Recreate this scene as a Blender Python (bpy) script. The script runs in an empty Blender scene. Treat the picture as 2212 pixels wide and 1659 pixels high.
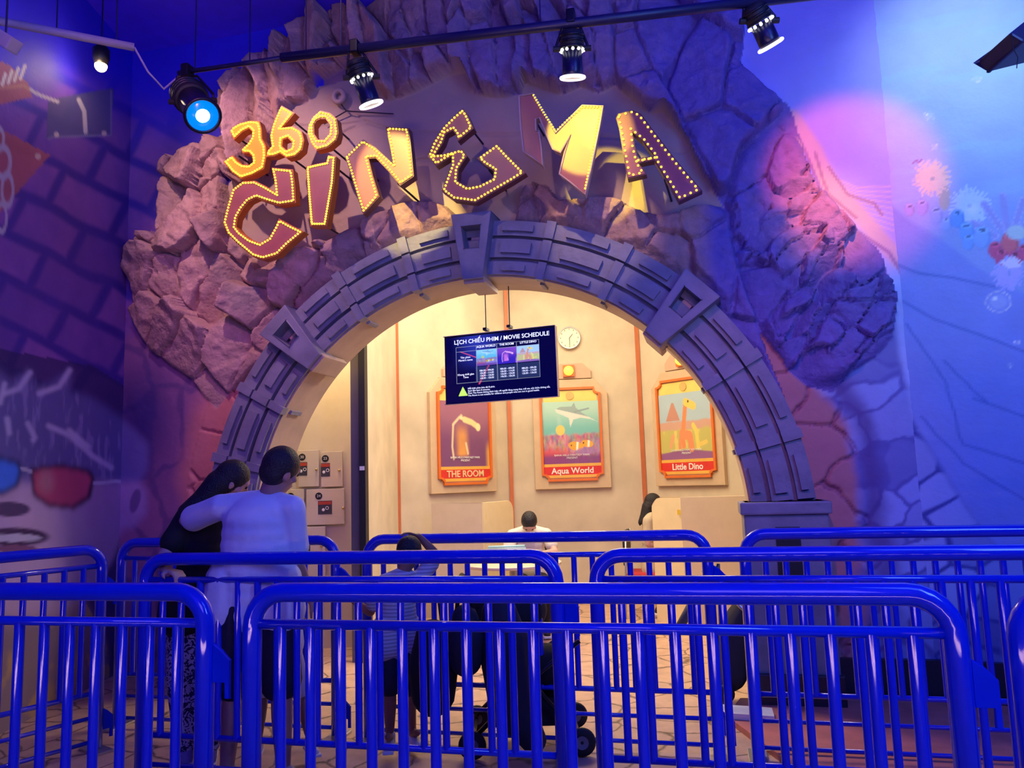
import bpy, bmesh, math, random
import numpy as np
from mathutils import Vector, Matrix
random.seed(7); rng = np.random.default_rng(11)
SC = bpy.context.scene; COL = SC.collection
PI = math.pi; R = math.radians
# ------------------------------------------------------------------ camera
F_PX, PITCH, ROLL, YAW, CAMH = 1680.24, .1196, -.032, .2336, 1.5
FW = np.array([-math.sin(YAW)*math.cos(PITCH), math.cos(YAW)*math.cos(PITCH), math.sin(PITCH)])
_r0 = np.array([math.cos(YAW), math.sin(YAW), 0.]); _u0 = np.cross(_r0, FW)
RT = _r0*math.cos(ROLL)+_u0*math.sin(ROLL); UP = -_r0*math.sin(ROLL)+_u0*math.cos(ROLL)
HF = np.array([-math.sin(YAW), math.cos(YAW), 0.])
CAM = np.array([0, 0, CAMH])
cd = bpy.data.cameras.new('camera'); cam = bpy.data.objects.new('camera', cd); COL.objects.link(cam)
cd.sensor_width = 36; cd.lens = F_PX/2212*36; cd.clip_start = .05
M = Matrix.Identity(4)
for i in range(3):
    M[i][0] = RT[i]; M[i][1] = UP[i]; M[i][2] = -FW[i]; M[i][3] = CAM[i]
cam.matrix_world = M
SC.camera = cam
vs = SC.view_settings
vs.view_transform = 'Standard'; vs.look = 'None'; vs.gamma = 1; vs.exposure = 0; vs.use_curve_mapping = False
# ------------------------------------------------------------------ world and lamps
W = bpy.data.worlds.new('world'); SC.world = W; W.use_nodes = True
W.node_tree.nodes['Background'].inputs[0].default_value = (.003, .0, .50, 1)
W.node_tree.nodes['Background'].inputs[1].default_value = .40
def ray(x, y): return FW+RT*(x-1106)/F_PX-UP*(y-829.5)/F_PX
def atY(x, y, Y): d = ray(x, y); return Vector(CAM+d*(Y/d[1]))
def atZ(x, y, z): d = ray(x, y); return Vector(CAM+d*((z-CAMH)/d[2]))
def atD(x, y, D): d = ray(x, y); return Vector(CAM+d*(D/(d@HF)))
def lamp(kind, name, loc, target, energy, color, **kw):
    l = bpy.data.lights.new(name, kind); l.energy = energy; l.color = color
    sc = kw.pop('scale', None)
    for k, v in kw.items(): setattr(l, k, v)
    o = bpy.data.objects.new(name, l); COL.objects.link(o); o.location = loc
    if target is not None: o.rotation_euler = (Vector(target)-Vector(loc)).to_track_quat('-Z', 'Y').to_euler()
    if sc: o.scale = sc
    return o
# blue stage wash from behind the visitors, plus an added mural fill
lamp('AREA', 'blue_wash', (0, -2.0, 4.6), (-1, 4, 1.6), 120, (.03, .01, 1), size=4.0)
lamp('AREA', 'blue_wash_right', (2.2, 1.2, 4.9), (1.2, 5.6, 1.8), 62, (.07, .16, 1), size=1.6)
lamp('AREA', 'blue_mural_fill', (2.6, 1.0, 3.4), (1.7, 5.6, 1.7), 70, (.16, .34, 1), size=1.2)  # fill added to brighten the lower part of the right mural
lamp('AREA', 'violet_wash', (.6, -1.5, 3.6), (-1, 4.5, .6), 26, (.50, .38, 1), size=1.6)
# pale light pools on the floor on the visitors' side (mirrored in the glossy bars)
lamp('AREA', 'floor_pool_back', (-.3, -2.1, 3.0), (-.3, -2.1, 0), 600, (.72, .66, 1), size=1.8, spread=R(16), shape='RECTANGLE', size_y=1.0, scale=(3.2, 1, 1))
# stage spots on the sign and the rock
lamp('SPOT', 'pink_sign_spot', (-3.5, 3.6, 5.3), atY(590, 500, 5.6), 250, (1, .56, .52), spot_size=R(62), spot_blend=.7, shadow_soft_size=.03)
lamp('SPOT', 'amber_sign_spot', (-2.0, 2.4, 5.2), atY(1040, 470, 5.6), 75, (1, .60, .55), spot_size=R(34), spot_blend=.9, shadow_soft_size=.04)
lamp('SPOT', 'yellow_sign_spot', (-1.2, 2.4, 5.05), atY(1305, 395, 5.6), 620, (1, .80, .04), spot_size=R(10), spot_blend=.2, shadow_soft_size=.015)
lamp('SPOT', 'yellow_wall_spot', (-1.1, 3.3, 5.15), atY(1358, 392, 5.62), 420, (1, .82, .04), spot_size=R(10), spot_blend=.3, shadow_soft_size=.02)
lamp('SPOT', 'peach_ledge_spot', (-.6, 3.4, 5.2), atY(1290, 462, 5.45), 260, (1, .62, .26), spot_size=R(20), spot_blend=.7, shadow_soft_size=.03)
lamp('SPOT', 'yellow_ledge_spot', (-2.5, 3.0, 5.2), atY(890, 455, 5.5), 900, (1, .74, .16), spot_size=R(14), spot_blend=.4, shadow_soft_size=.02)
lamp('SPOT', 'red_rock_spot', (.9, 3.1, 4.6), atY(1840, 345, 5.5), 380, (1, .10, .10), spot_size=R(28), spot_blend=.6, shadow_soft_size=.04)
lamp('SPOT', 'orange_rock_spot', (.9, 3.1, 4.6), atY(1790, 440, 5.5), 220, (1, .5, .12), spot_size=R(17), spot_blend=.9, shadow_soft_size=.05)
lamp('SPOT', 'cyan_mural_spot', (2.5, 2.6, 5.0), atY(2200, 250, 5.4), 180, (.52, .95, .92), spot_size=R(56), spot_blend=1, shadow_soft_size=.1)
lamp('SPOT', 'pale_mural_spot', (1.6, 4.0, 5.0), atY(2060, 60, 5.4), 60, (.8, .95, .8), spot_size=R(50), spot_blend=1, shadow_soft_size=.1)
lamp('SPOT', 'mural_left_glow', (-3.3, 2.9, 4.6), atY(-20, 240, 4.6), 60, (1, .85, .65), spot_size=R(50), spot_blend=1, shadow_soft_size=.1)
lamp('SPOT', 'purple_arch_spot', (-.2, 1.0, 4.6), atY(1680, 930, 5.6), 230, (1, .30, .30), spot_size=R(26), spot_blend=1, shadow_soft_size=.1)
lamp('SPOT', 'purple_left_spot', (-1.4, 1.0, 4.6), atY(430, 800, 5.6), 230, (1, .25, .40), spot_size=R(32), spot_blend=1, shadow_soft_size=.1)
# warm foyer lamps behind the arch, plus an added floor fill
lamp('AREA', 'foyer_lamp', (-1.6, 7.2, 3.95), (-1.7, 7.8, 0), 125, (1, .84, .60), size=2.4)
lamp('AREA', 'foyer_lamp_left', (-3.4, 6.6, 3.6), (-3.4, 7.4, 0), 60, (1, .78, .52), size=1.0)
lamp('AREA', 'foyer_floor_fill', (-1.2, 6.35, 3.2), (-1.0, 4.7, 0), 55, (1, .80, .55), size=.8)  # added fill that brightens the floor in front of the arch
# ------------------------------------------------------------------ materials
MATS = {}
def mat(name, color, rough=.5, metal=0., emit=None, estr=0., var=.08, scale=8., bump=0., attr=False, coat=0., spec=.5, alpha=1., bscale=None):
    if name in MATS: return MATS[name]
    m = bpy.data.materials.new(name); m.use_nodes = True; nt = m.node_tree; N = nt.nodes; L = nt.links
    b = N['Principled BSDF']; b.inputs['Roughness'].default_value = rough; b.inputs['Metallic'].default_value = metal
    b.inputs['Coat Weight'].default_value = coat; b.inputs['Specular IOR Level'].default_value = spec; b.inputs['Alpha'].default_value = alpha
    tc = N.new('ShaderNodeTexCoord'); nz = N.new('ShaderNodeTexNoise'); nz.inputs['Scale'].default_value = scale; nz.inputs['Detail'].default_value = 5
    L.new(tc.outputs['Object'], nz.inputs['Vector'])
    mr = N.new('ShaderNodeMapRange'); mr.inputs['From Min'].default_value = .25; mr.inputs['From Max'].default_value = .75
    mr.inputs['To Min'].default_value = 1-var; mr.inputs['To Max'].default_value = 1+var
    L.new(nz.outputs['Fac'], mr.inputs['Value'])
    vm = N.new('ShaderNodeVectorMath'); vm.operation = 'SCALE'; L.new(mr.outputs[0], vm.inputs['Scale'])
    if attr:
        at = N.new('ShaderNodeAttribute'); at.attribute_name = 'paint'; L.new(at.outputs['Color'], vm.inputs[0])
    else: vm.inputs[0].default_value = color[:3]
    if emit == 'attr':
        L.new(at.outputs['Color'], b.inputs['Emission Color']); b.inputs['Emission Strength'].default_value = estr
        b.inputs['Base Color'].default_value = (.01, .01, .012, 1)
    else:
        L.new(vm.outputs[0], b.inputs['Base Color'])
        if emit: b.inputs['Emission Color'].default_value = (*emit, 1); b.inputs['Emission Strength'].default_value = estr
    if bump:
        n2 = N.new('ShaderNodeTexNoise'); n2.inputs['Scale'].default_value = bscale or scale*3; n2.inputs['Detail'].default_value = 8
        L.new(tc.outputs['Object'], n2.inputs['Vector'])
        bp = N.new('ShaderNodeBump'); bp.inputs['Strength'].default_value = bump; bp.inputs['Distance'].default_value = .02
        L.new(n2.outputs['Fac'], bp.inputs['Height']); L.new(bp.outputs[0], b.inputs['Normal'])
    MATS[name] = m; return m
def lin(c):  # sRGB 0-255 -> linear
    return tuple(((v/255)/12.92 if v/255 <= .04045 else ((v/255+.055)/1.055)**2.4) for v in c)
BLUE = mat('blue_gloss_paint', (.0, .018, .60), .5, coat=1., var=.04, scale=30, spec=.15)
BLUE.node_tree.nodes['Principled BSDF'].inputs['Coat IOR'].default_value = 1.55; BLUE.node_tree.nodes['Principled BSDF'].inputs['Coat Roughness'].default_value = .05
HOOKM = mat('matte_blue_hook', (.0, .02, .55), .7, spec=.1)
SCUFF = mat('scuffed_blue_rail', (.01, .03, .52), .3, coat=.3, var=.5, scale=60)
STEEL = mat('brushed_steel', (.55, .56, .6), .35, .9)
BLACK = mat('black_matte', (.008, .008, .012), .6)
DARKM = mat('dark_metal', (.02, .02, .03), .35, .6)
RUBBER = mat('black_rubber', (.012, .012, .014), .7)
WHITEPL = mat('white_plastic', (.8, .8, .78), .4)
CREAM = mat('cream_laminate', (.72, .62, .45), .5, var=.04)
# ------------------------------------------------------------------ helpers
def link(name, me, m, parent=None, smooth=False):
    o = bpy.data.objects.new(name, me); COL.objects.link(o)
    if m is not None: me.materials.append(m)
    if parent is not None: o.parent = parent
    if smooth: me.shade_smooth()
    return o
def tag(o, label=None, cat=None, group=None, kind=None):
    if label: o['label'] = label
    if cat: o['category'] = cat
    if group: o['group'] = group
    if kind: o['kind'] = kind
    return o
def thing(name, label, cat, loc=(0, 0, 0), rz=0, group=None):
    o = bpy.data.objects.new(name, None); COL.objects.link(o); o.location = loc; o.rotation_euler = (0, 0, rz); o.empty_display_size = .1
    return tag(o, label, cat, group)
def copy_tree(o, parent=None):
    c = o.copy(); COL.objects.link(c); c.parent = parent
    for ch in list(o.children): copy_tree(ch, c)
    return c
def fin(bm, name, m, parent=None, smooth=False, bevel=0., keep=None):
    if bevel:
        bmesh.ops.bevel(bm, geom=[e for e in bm.edges if e.calc_face_angle(0) > .5], offset=bevel, segments=2, affect='EDGES', profile=.6)
    bmesh.ops.recalc_face_normals(bm, faces=bm.faces)
    me = bpy.data.meshes.new(name); bm.to_mesh(me); bm.free()
    o = link(name, me, m, None, smooth)
    if parent is not None:
        o.parent = parent
        if keep: o.matrix_parent_inverse = parent.matrix_world.inverted()
    return o
def box(bm, c, s, rot=None):
    r = bmesh.ops.create_cube(bm, size=1); v = r['verts']
    bmesh.ops.scale(bm, verts=v, vec=s)
    if rot is not None: bmesh.ops.rotate(bm, verts=v, cent=(0, 0, 0), matrix=rot)
    bmesh.ops.translate(bm, verts=v, vec=c); return v
def cone(bm, a, b, r1, r2=None, seg=14, caps=True):
    a = Vector(a); b = Vector(b); r2 = r1 if r2 is None else r2
    q = (b-a).to_track_quat('Z', 'Y').to_matrix()
    ra = [bm.verts.new(a+q@Vector((math.cos(2*PI*i/seg)*r1, math.sin(2*PI*i/seg)*r1, 0))) for i in range(seg)]
    rb = [bm.verts.new(b+q@Vector((math.cos(2*PI*i/seg)*r2, math.sin(2*PI*i/seg)*r2, 0))) for i in range(seg)]
    for i in range(seg): bm.faces.new((ra[i], ra[(i+1) % seg], rb[(i+1) % seg], rb[i]))
    if caps: bm.faces.new(ra[::-1]); bm.faces.new(rb)
def tube(bm, pts, r, seg=12, closed=False):
    pts = [Vector(p) for p in pts]; rings = []; n = len(pts); prev = None
    for i, p in enumerate(pts):
        if closed: t = pts[(i+1) % n]-pts[i-1]
        else: t = pts[min(i+1, n-1)]-pts[max(i-1, 0)]
        t.normalize()
        if prev is None:
            s = Vector((0, 0, 1)) if abs(t.z) < .9 else Vector((1, 0, 0)); u = t.cross(s).normalized()
        else: u = (prev-t*prev.dot(t)).normalized()
        prev = u; w = t.cross(u); rr = r[i] if isinstance(r, (list, tuple)) else r
        rings.append([bm.verts.new(p+(u*math.cos(2*PI*k/seg)+w*math.sin(2*PI*k/seg))*rr) for k in range(seg)])
    m = n if closed else n-1
    for i in range(m):
        A, B = rings[i], rings[(i+1) % n]
        for k in range(seg): bm.faces.new((A[k], A[(k+1) % seg], B[(k+1) % seg], B[k]))
    if not closed: bm.faces.new(rings[0][::-1]); bm.faces.new(rings[-1])
def sphere(bm, c, r, rot=None, u=14, v=9):
    q = bmesh.ops.create_uvsphere(bm, u_segments=u, v_segments=v, radius=1)['verts']
    if not isinstance(r, (tuple, list)): r = (r, r, r)
    bmesh.ops.scale(bm, verts=q, vec=r)
    if rot is not None: bmesh.ops.rotate(bm, verts=q, cent=(0, 0, 0), matrix=rot)
    bmesh.ops.translate(bm, verts=q, vec=c)
def lathe(bm, prof, seg=20, o=(0, 0, 0), mtx=None):
    rings = []
    for r, z in prof:
        rg = []
        for k in range(seg):
            p = Vector((r*math.cos(2*PI*k/seg), r*math.sin(2*PI*k/seg), z))
            if mtx is not None: p = mtx@p
            rg.append(bm.verts.new(p+Vector(o)))
        rings.append(rg)
    for A, B in zip(rings, rings[1:]):
        for k in range(seg): bm.faces.new((A[k], A[(k+1) % seg], B[(k+1) % seg], B[k]))
    bm.faces.new(rings[0][::-1]); bm.faces.new(rings[-1])
def prism(bm, poly, fr, depth, holes=()):
    """extrude a 2-D polygon (u,v) by depth; fr = (origin, U, V, W)"""
    o, U, V, Wd = fr
    def ring(pl, w): return [bm.verts.new(o+U*p[0]+V*p[1]+Wd*w) for p in pl]
    allr = []
    for pl in [poly]+list(holes):
        a = ring(pl, 0); b = ring(pl, depth); allr.append((a, b)); n = len(pl)
        for i in range(n): bm.faces.new((a[i], a[(i+1) % n], b[(i+1) % n], b[i]))
    for k in (0, 1):
        es = []
        for ab in allr:
            v = ab[k]
            for i in range(len(v)):
                e = bm.edges.get((v[i], v[(i+1) % len(v)])); es.append(e)
        bmesh.ops.triangle_fill(bm, edges=es, use_beauty=True, normal=Wd)
def arc(cx, cy, r, a0, a1, n): return [(cx+r*math.cos(R(a0+(a1-a0)*i/n)), cy+r*math.sin(R(a0+(a1-a0)*i/n))) for i in range(n+1)]
_fc = {}
def text(name, s, fr, size, m, parent=None, align='CENTER', ext=.0015, bold=0., shear=0., sx=1.):
    cu = bpy.data.curves.new(name, 'FONT'); cu.body = s; cu.size = size; cu.align_x = align; cu.align_y = 'CENTER'; cu.extrude = ext; cu.offset = bold; cu.shear = shear; cu.resolution_u = 3
    t = bpy.data.objects.new('t', cu); COL.objects.link(t)
    dg = bpy.context.evaluated_depsgraph_get(); me = bpy.data.meshes.new_from_object(t.evaluated_get(dg))
    bpy.data.objects.remove(t)
    me.name = name; me.materials.clear()
    o, U, V, Wd = fr; mm = Matrix.Identity(4)
    for i in range(3): mm[i][0] = U[i]*sx; mm[i][1] = V[i]; mm[i][2] = Wd[i]; mm[i][3] = o[i]
    me.transform(mm)
    return link(name, me, m, parent)
def gridmesh(name, P, paint=None, m=None, keep=None, parent=None, smooth=True):
    """P (ny,nx,3) grid -> mesh with optional colour attribute; keep = face mask (ny-1,nx-1)"""
    ny, nx = P.shape[:2]; idx = np.arange(ny*nx).reshape(ny, nx)
    q = np.stack([idx[:-1, :-1], idx[:-1, 1:], idx[1:, 1:], idx[1:, :-1]], -1).reshape(-1, 4)
    if keep is not None: q = q[keep.reshape(-1)]
    used, inv = np.unique(q, return_inverse=True); q = inv.reshape(q.shape)
    V = P.reshape(-1, 3)[used]
    me = bpy.data.meshes.new(name); me.vertices.add(len(V)); me.vertices.foreach_set('co', V.astype(np.float32).ravel())
    me.loops.add(q.size); me.loops.foreach_set('vertex_index', q.astype(np.int32).ravel())
    me.polygons.add(len(q)); me.polygons.foreach_set('loop_start', np.arange(0, q.size, 4, dtype=np.int32))
    me.update(calc_edges=True)
    if paint is not None:
        a = me.color_attributes.new('paint', 'FLOAT_COLOR', 'POINT')
        c = np.ones((len(V), 4), np.float32); c[:, :3] = paint.reshape(-1, 3)[used]; a.data.foreach_set('color', c.ravel())
    me.validate()
    return link(name, me, m, parent, smooth)
def project(P):
    q = P-CAM; d = q@FW
    return 1106+F_PX*(q@RT)/d, 829.5-F_PX*(q@UP)/d
def inpoly(x, y, poly):
    r = np.zeros(x.shape, bool); n = len(poly)
    for i in range(n):
        x0, y0 = poly[i]; x1, y1 = poly[(i+1) % n]
        if y0 == y1: continue
        c = (y0 > y) != (y1 > y); xi = (x1-x0)*(y-y0)/(y1-y0)+x0
        r ^= c & (x < xi)
    return r
def blur(a, n, k=2):
    a = a.astype(float)
    for _ in range(k):
        for ax in (0, 1):
            p = np.pad(a, [(n, n) if i == ax else (0, 0) for i in (0, 1)], mode='edge'); c = np.cumsum(p, ax)
            c = np.insert(c, 0, 0, axis=ax)
            a = (np.take(c, range(2*n+1, c.shape[ax]), ax)-np.take(c, range(0, c.shape[ax]-2*n-1), ax))/(2*n+1)
    return a
def vnoise(x, y, s, oct=4, seed=0):
    """value noise in [0,1]"""
    rg = np.random.default_rng(seed); out = np.zeros_like(x); amp = 1; tot = 0
    for o in range(oct):
        T = rg.random((64, 64)); u = x*s+rg.random()*50; v = y*s+rg.random()*50
        i = np.floor(u).astype(int); j = np.floor(v).astype(int); fu = u-i; fv = v-j
        fu = fu*fu*(3-2*fu); fv = fv*fv*(3-2*fv); i %= 64; j %= 64; i1 = (i+1) % 64; j1 = (j+1) % 64
        out += amp*((T[j, i]*(1-fu)+T[j, i1]*fu)*(1-fv)+(T[j1, i]*(1-fu)+T[j1, i1]*fu)*fv)
        tot += amp; amp *= .5; s *= 2.03
    return out/tot
def voro(x, y, size, ax=1., ay=1., ang=0., seed=0, jit=.85):
    """jittered-grid voronoi with anisotropy: returns cell id, local (du,dv), F1, F2"""
    c, s = math.cos(ang), math.sin(ang)
    u = (x*c+y*s)/(size*ax); v = (-x*s+y*c)/(size*ay)
    rg = np.random.default_rng(seed); T = rg.random((97, 97, 2))*jit+(1-jit)/2
    iu = np.floor(u).astype(int); iv = np.floor(v).astype(int)
    F1 = np.full(x.shape, 9.); F2 = np.full(x.shape, 9.); cid = np.zeros(x.shape, int); du = np.zeros(x.shape); dv = np.zeros(x.shape)
    for a in (-1, 0, 1):
        for b in (-1, 0, 1):
            ci = iu+a; cj = iv+b; t = T[cj % 97, ci % 97]; eu = u-ci-t[..., 0]; ev = v-cj-t[..., 1]
            d = np.sqrt(eu*eu+ev*ev); n1 = d < F1
            F2 = np.where(n1, F1, np.minimum(F2, d)); cid = np.where(n1, (cj % 97)*97+(ci % 97), cid)
            du = np.where(n1, eu, du); dv = np.where(n1, ev, dv); F1 = np.where(n1, d, F1)
    return cid, du, dv, F1, F2
def sstep(a, b, x): t = np.clip((x-a)/(b-a), 0, 1); return t*t*(3-2*t)
def mix(c, col, w):
    w = np.clip(w, 0, 1)[..., None]; return c*(1-w)+np.array(col)*w
def seg_d(x, y, pts):
    d = np.full(x.shape, 1e9)
    for (x0, y0), (x1, y1) in zip(pts, pts[1:]):
        dx, dy = x1-x0, y1-y0; t = np.clip(((x-x0)*dx+(y-y0)*dy)/(dx*dx+dy*dy+1e-9), 0, 1)
        d = np.minimum(d, np.hypot(x-x0-t*dx, y-y0-t*dy))
    return d
def ell(x, y, cx, cy, rx, ry, a=0.):
    c, s = math.cos(a), math.sin(a); u = (x-cx)*c+(y-cy)*s; v = -(x-cx)*s+(y-cy)*c
    return np.sqrt((u/rx)**2+(v/ry)**2)
# ------------------------------------------------------------------ facade wall with rock relief
YF = 5.65; ACX, ACZ, RO, RI, YFRONT = -1.54, 1.15, 2.264, 1.845, 5.45
res = .0125
xs = np.arange(-4.76, 1.385+res, res); zs = np.arange(0, 5.45+res, res)
GX, GZ = np.meshgrid(xs, zs); P0 = np.stack([GX, np.full_like(GX, YF), GZ], -1)
px, py = project(P0)
wn = 22*(vnoise(GX, GZ, 3., 4, 1)-.5); wn2 = 22*(vnoise(GX, GZ, 3., 4, 2)-.5)
wx, wy = px+wn, py+wn2
HANG = [(480, 300), (495, 215), (512, 165), (560, 135), (600, 118), (648, 80), (690, 50), (738, 15), (745, -300), (1640, -300), (1600, 140), (1700, 225), (1600, 330), (1560, 448), (1530, 392), (1487, 308), (1436, 241), (1405, 249), (1363, 207), (1330, 179), (1290, 200), (1257, 185), (1220, 200), (1159, 185), (1142, 174), (1128, 207), (1069, 210), (1024, 205), (1007, 154), (956, 168), (872, 210), (839, 217), (790, 140), (746, 140), (704, 165), (685, 180), (662, 222), (628, 225), (590, 330), (560, 420), (520, 400)]
LEFT = [(512, 165), (488, 205), (486, 290), (430, 318), (395, 342), (362, 350), (354, 450), (360, 520), (325, 500), (300, 535), (274, 578), (298, 620), (285, 680), (330, 760), (420, 830), (470, 880), (560, 790), (680, 680), (800, 590), (790, 480), (735, 520), (640, 560), (570, 590), (520, 520), (495, 440), (490, 380), (530, 400), (560, 300), (560, 200)]
LEDGE = [(560, 590), (640, 560), (735, 520), (790, 478), (850, 450), (905, 438), (955, 446), (990, 470), (1010, 500), (1110, 500), (1128, 440), (1140, 405), (1185, 400), (1215, 440), (1270, 436), (1330, 436), (1370, 458), (1450, 470), (1500, 450), (1560, 448), (1600, 600), (1700, 900), (1100, 800), (600, 900)]
RIGHT = [(1560, 448), (1600, 330), (1600, 140), (1640, 190), (1700, 222), (1745, 370), (1830, 470), (1905, 545), (1935, 640), (1928, 730), (1890, 775), (1840, 800), (1790, 850), (1740, 835), (1700, 800), (1650, 730), (1560, 650), (1480, 590), (1400, 520), (1500, 450)]
mH, mL, mD, mR = (inpoly(wx, wy, p) for p in (HANG, LEFT, LEDGE, RIGHT))
mD &= ~mL & ~mH; mR &= ~mD & ~mH; mL &= ~mH
def relief(mask, amp, cid, du, dv, F1, F2, tilt, off, crack, cw, ramp, seed):
    T = np.random.default_rng(seed).random((97*97, 3))-.5
    t = T[cid]
    h = amp*(1+off*2*t[..., 0])+tilt*(t[..., 1]*du+t[..., 2]*dv)*2-amp*.12*np.minimum(F1, 1)**2
    h -= crack*(1-sstep(0, cw, F2-F1))
    e = np.clip(blur(mask, ramp, 2)*2-.75, 0, 1)
    return np.where(mask, np.maximum(h*sstep(0, .55, e), .0), 0)
dx_ = .10*(vnoise(GX, GZ, 4, 4, 5)-.5); dz_ = .10*(vnoise(GX, GZ, 4, 4, 6)-.5)
vH = voro(GX+dx_, GZ+dz_, .30, .55, 2.5, .12, 21)
# the right part of the hanging band is blockier
vH2 = voro(GX+dx_, GZ+dz_, .42, .85, 1.25, .35, 22)
vL = voro(GX+dx_*1.3, GZ+dz_*1.3, .36, .8, 1.25, -.45, 23)
vD = voro(GX+dx_, GZ+dz_, .42, .8, 1.2, .1, 24)
vR = voro(GX+dx_*1.4, GZ+dz_*1.4, .19, 1.6, .62, .75, 25)
hgt = relief(mH & (px < 1330), .19, *vH, .22, .42, .10, .10, 4, 31)
hgt += relief(mH & (px >= 1330), .15, *vH2, .11, .3, .07, .09, 5, 32)
hgt += relief(mL, .17, *vL, .20, .40, .10, .09, 5, 33)*np.where(py > 640, np.clip(1-(py-640)/260, .12, 1), 1)
hgt += relief(mD, .12, *vD, .10, .25, .05, .07, 4, 34)
vR2 = voro(GX+dx_, GZ+dz_, .36, 1.5, .7, 1.0, 45); sw = vnoise(GX, GZ, 2.5, 3, 46) > .52
vR = tuple(np.where(sw, a, b) for a, b in zip(vR, vR2))
hgt += relief(mR, .085, *vR, .11, .4, .07, .07, 14, 35)
rock = (mH | mL | mD | mR)
rad_ = np.hypot(GX-ACX, np.maximum(GZ-ACZ, 0)); hgt = np.minimum(hgt, np.maximum(.03, .04+(rad_-2.27)*.8))
# fine chipping
fine = vnoise(GX+.3*vnoise(GX, GZ, 3, 3, 9), GZ, 9, 5, 8)
c2 = voro(GX+dx_*.6, GZ+dz_*.6, .11, 1, 1.6, .5, 26)
T2 = np.random.default_rng(77).random((97*97, 3))-.5
fac = (T2[c2[0]][..., 1]*c2[1]+T2[c2[0]][..., 2]*c2[2])*.028+T2[c2[0]][..., 0]*.012
chip = np.where(rock, (fine-.5)*.06+fac*np.where(mL & (py > 640), .4, 1), (fine-.5)*.008)
hgt = hgt+chip*np.where(rock, sstep(0, .1, hgt), 1)
# flat crazed cracks beside the arch and in the sign backing
cr = voro(GX+dx_*2, GZ+dz_*2, .42, 1, .9, .3, 27)
side = (~rock) & (np.hypot(GX-ACX, np.maximum(GZ-ACZ, 0)) < 2.6) & (GZ < 3.2)
hgt += np.where(side, .035*sstep(0, .07, cr[4]-cr[3])-.03, 0)
backing = inpoly(px, py, [(480, 420), (560, 300), (640, 200), (850, 150), (1320, 150), (1440, 230), (1570, 450), (1450, 500), (1000, 520), (600, 620), (480, 560)]) & ~rock
ck = seg_d(px, py+4*(fine-.5), [(560, 268), (700, 275), (790, 262), (860, 285), (1000, 290), (1130, 290), (1320, 296), (1480, 330)])
ck2 = np.minimum(seg_d(px, py, [(745, 235), (790, 262), (715, 300), (700, 330)]), seg_d(px, py, [(900, 345), (1000, 345), (1120, 350)]))
hgt -= np.where(backing, .02*(1-sstep(0, 3.5, np.minimum(ck, ck2))), 0)
P1 = P0.copy(); P1[..., 1] = YF-np.maximum(hgt, -.03)
def bricks(px, py, n1, n2, S, Zz, base, lit):
    u = (px*math.cos(R(27))+py*math.sin(R(27)))+14*(n1-.5); v = (-px*math.sin(R(27))+py*math.cos(R(27)))+14*(vnoise(S, Zz, 2, 3, 53)-.5)
    row = np.floor(v/88); uu = u+row*53; col_ = np.floor(uu/150); fu = uu/150-col_; fv = v/88-row
    return sstep(4, 16, np.minimum(np.minimum(fu, 1-fu)*150, np.minimum(fv, 1-fv)*88))*(.75+.6*T2[((row*7+col_*13) % 9000).astype(int)][..., 0])*(.7+.6*n2)
# ---- paint (colours of plaster and murals, some with stage light worked in)
n1 = vnoise(GX, GZ, 2.2, 5, 12); n2 = vnoise(GX, GZ, 7, 4, 13)
paint = np.ones(GX.shape+(3,))*np.array((.30, .17, .22))
paint = mix(paint, (.46, .34, .27), np.where(backing, .9, 0))
rc = np.array((.40, .24, .23))*(1+.5*(n2[..., None]-.5))
cellt = T2[np.where(mL, vL[0], np.where(mH, vH[0], vD[0]))][..., 0]
paint = np.where((mL | mD | mH)[..., None], rc*(1+.25*cellt[..., None]), paint)
blu = (.55*sstep(780, 1150, px+160*(n1-.5))+.45*sstep(1300, 1480, px+120*(n1-.5)))*np.where(mH, 1, 0)  # hanging rocks: blue light put into their centre, bluish paint at the right
blu = np.maximum(blu, np.where(mR, 1., 0)); blu = np.maximum(blu, np.where(mD, sstep(1490, 1540, px+60*(n1-.5)), 0))
paint = mix(paint, (.12, .10, .42), blu*.85)
pk = np.where(mR, sstep(1.1, .2, ell(px, py, 1800, 400, 190, 250, .7)), 0); paint = mix(paint, (.42, .25, .40), pk)  # pink pool of the red spot mixed into the rock colour
flat = ~rock & ~backing
# bricks on the left of the arch and at the far left
stone = voro(GX+dx_*2, GZ+dz_*2, .50, .95, 1.1, .1, 28); sc = T2[stone[0]][..., 0]
left = flat & (px < 620)
w = np.where(left, 1, 0); paint = mix(paint, (.16, .07, .20), w)
w = np.where(left, sstep(.04, .14, stone[4]-stone[3]), 0); paint = mix(paint, (.33, .13, .26), w*(.75+.5*sc))
paint = mix(paint, (.52, .20, .20), np.where(flat, sstep(60, 0, np.abs(px-(600-(py-560)*.42)))*.0, 0))
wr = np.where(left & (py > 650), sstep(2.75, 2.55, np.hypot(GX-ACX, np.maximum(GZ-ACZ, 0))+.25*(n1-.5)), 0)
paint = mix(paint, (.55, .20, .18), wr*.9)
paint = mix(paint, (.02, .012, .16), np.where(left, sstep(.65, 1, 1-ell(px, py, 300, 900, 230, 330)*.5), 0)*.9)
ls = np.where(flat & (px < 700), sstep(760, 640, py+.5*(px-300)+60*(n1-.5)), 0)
paint = mix(paint, (.035, .018, .34), ls); paint = mix(paint, (.20, .08, .40), ls*bricks(px, py, n1, n2, GX, GZ, 0, 0)*sstep(470, 300, px)); paint = mix(paint, (.015, .008, .65), ls*sstep(300, 150, py-.12*px+50*(n1-.5)))  # last mix repeats the blue gloom painted on the upper left wall
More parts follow.
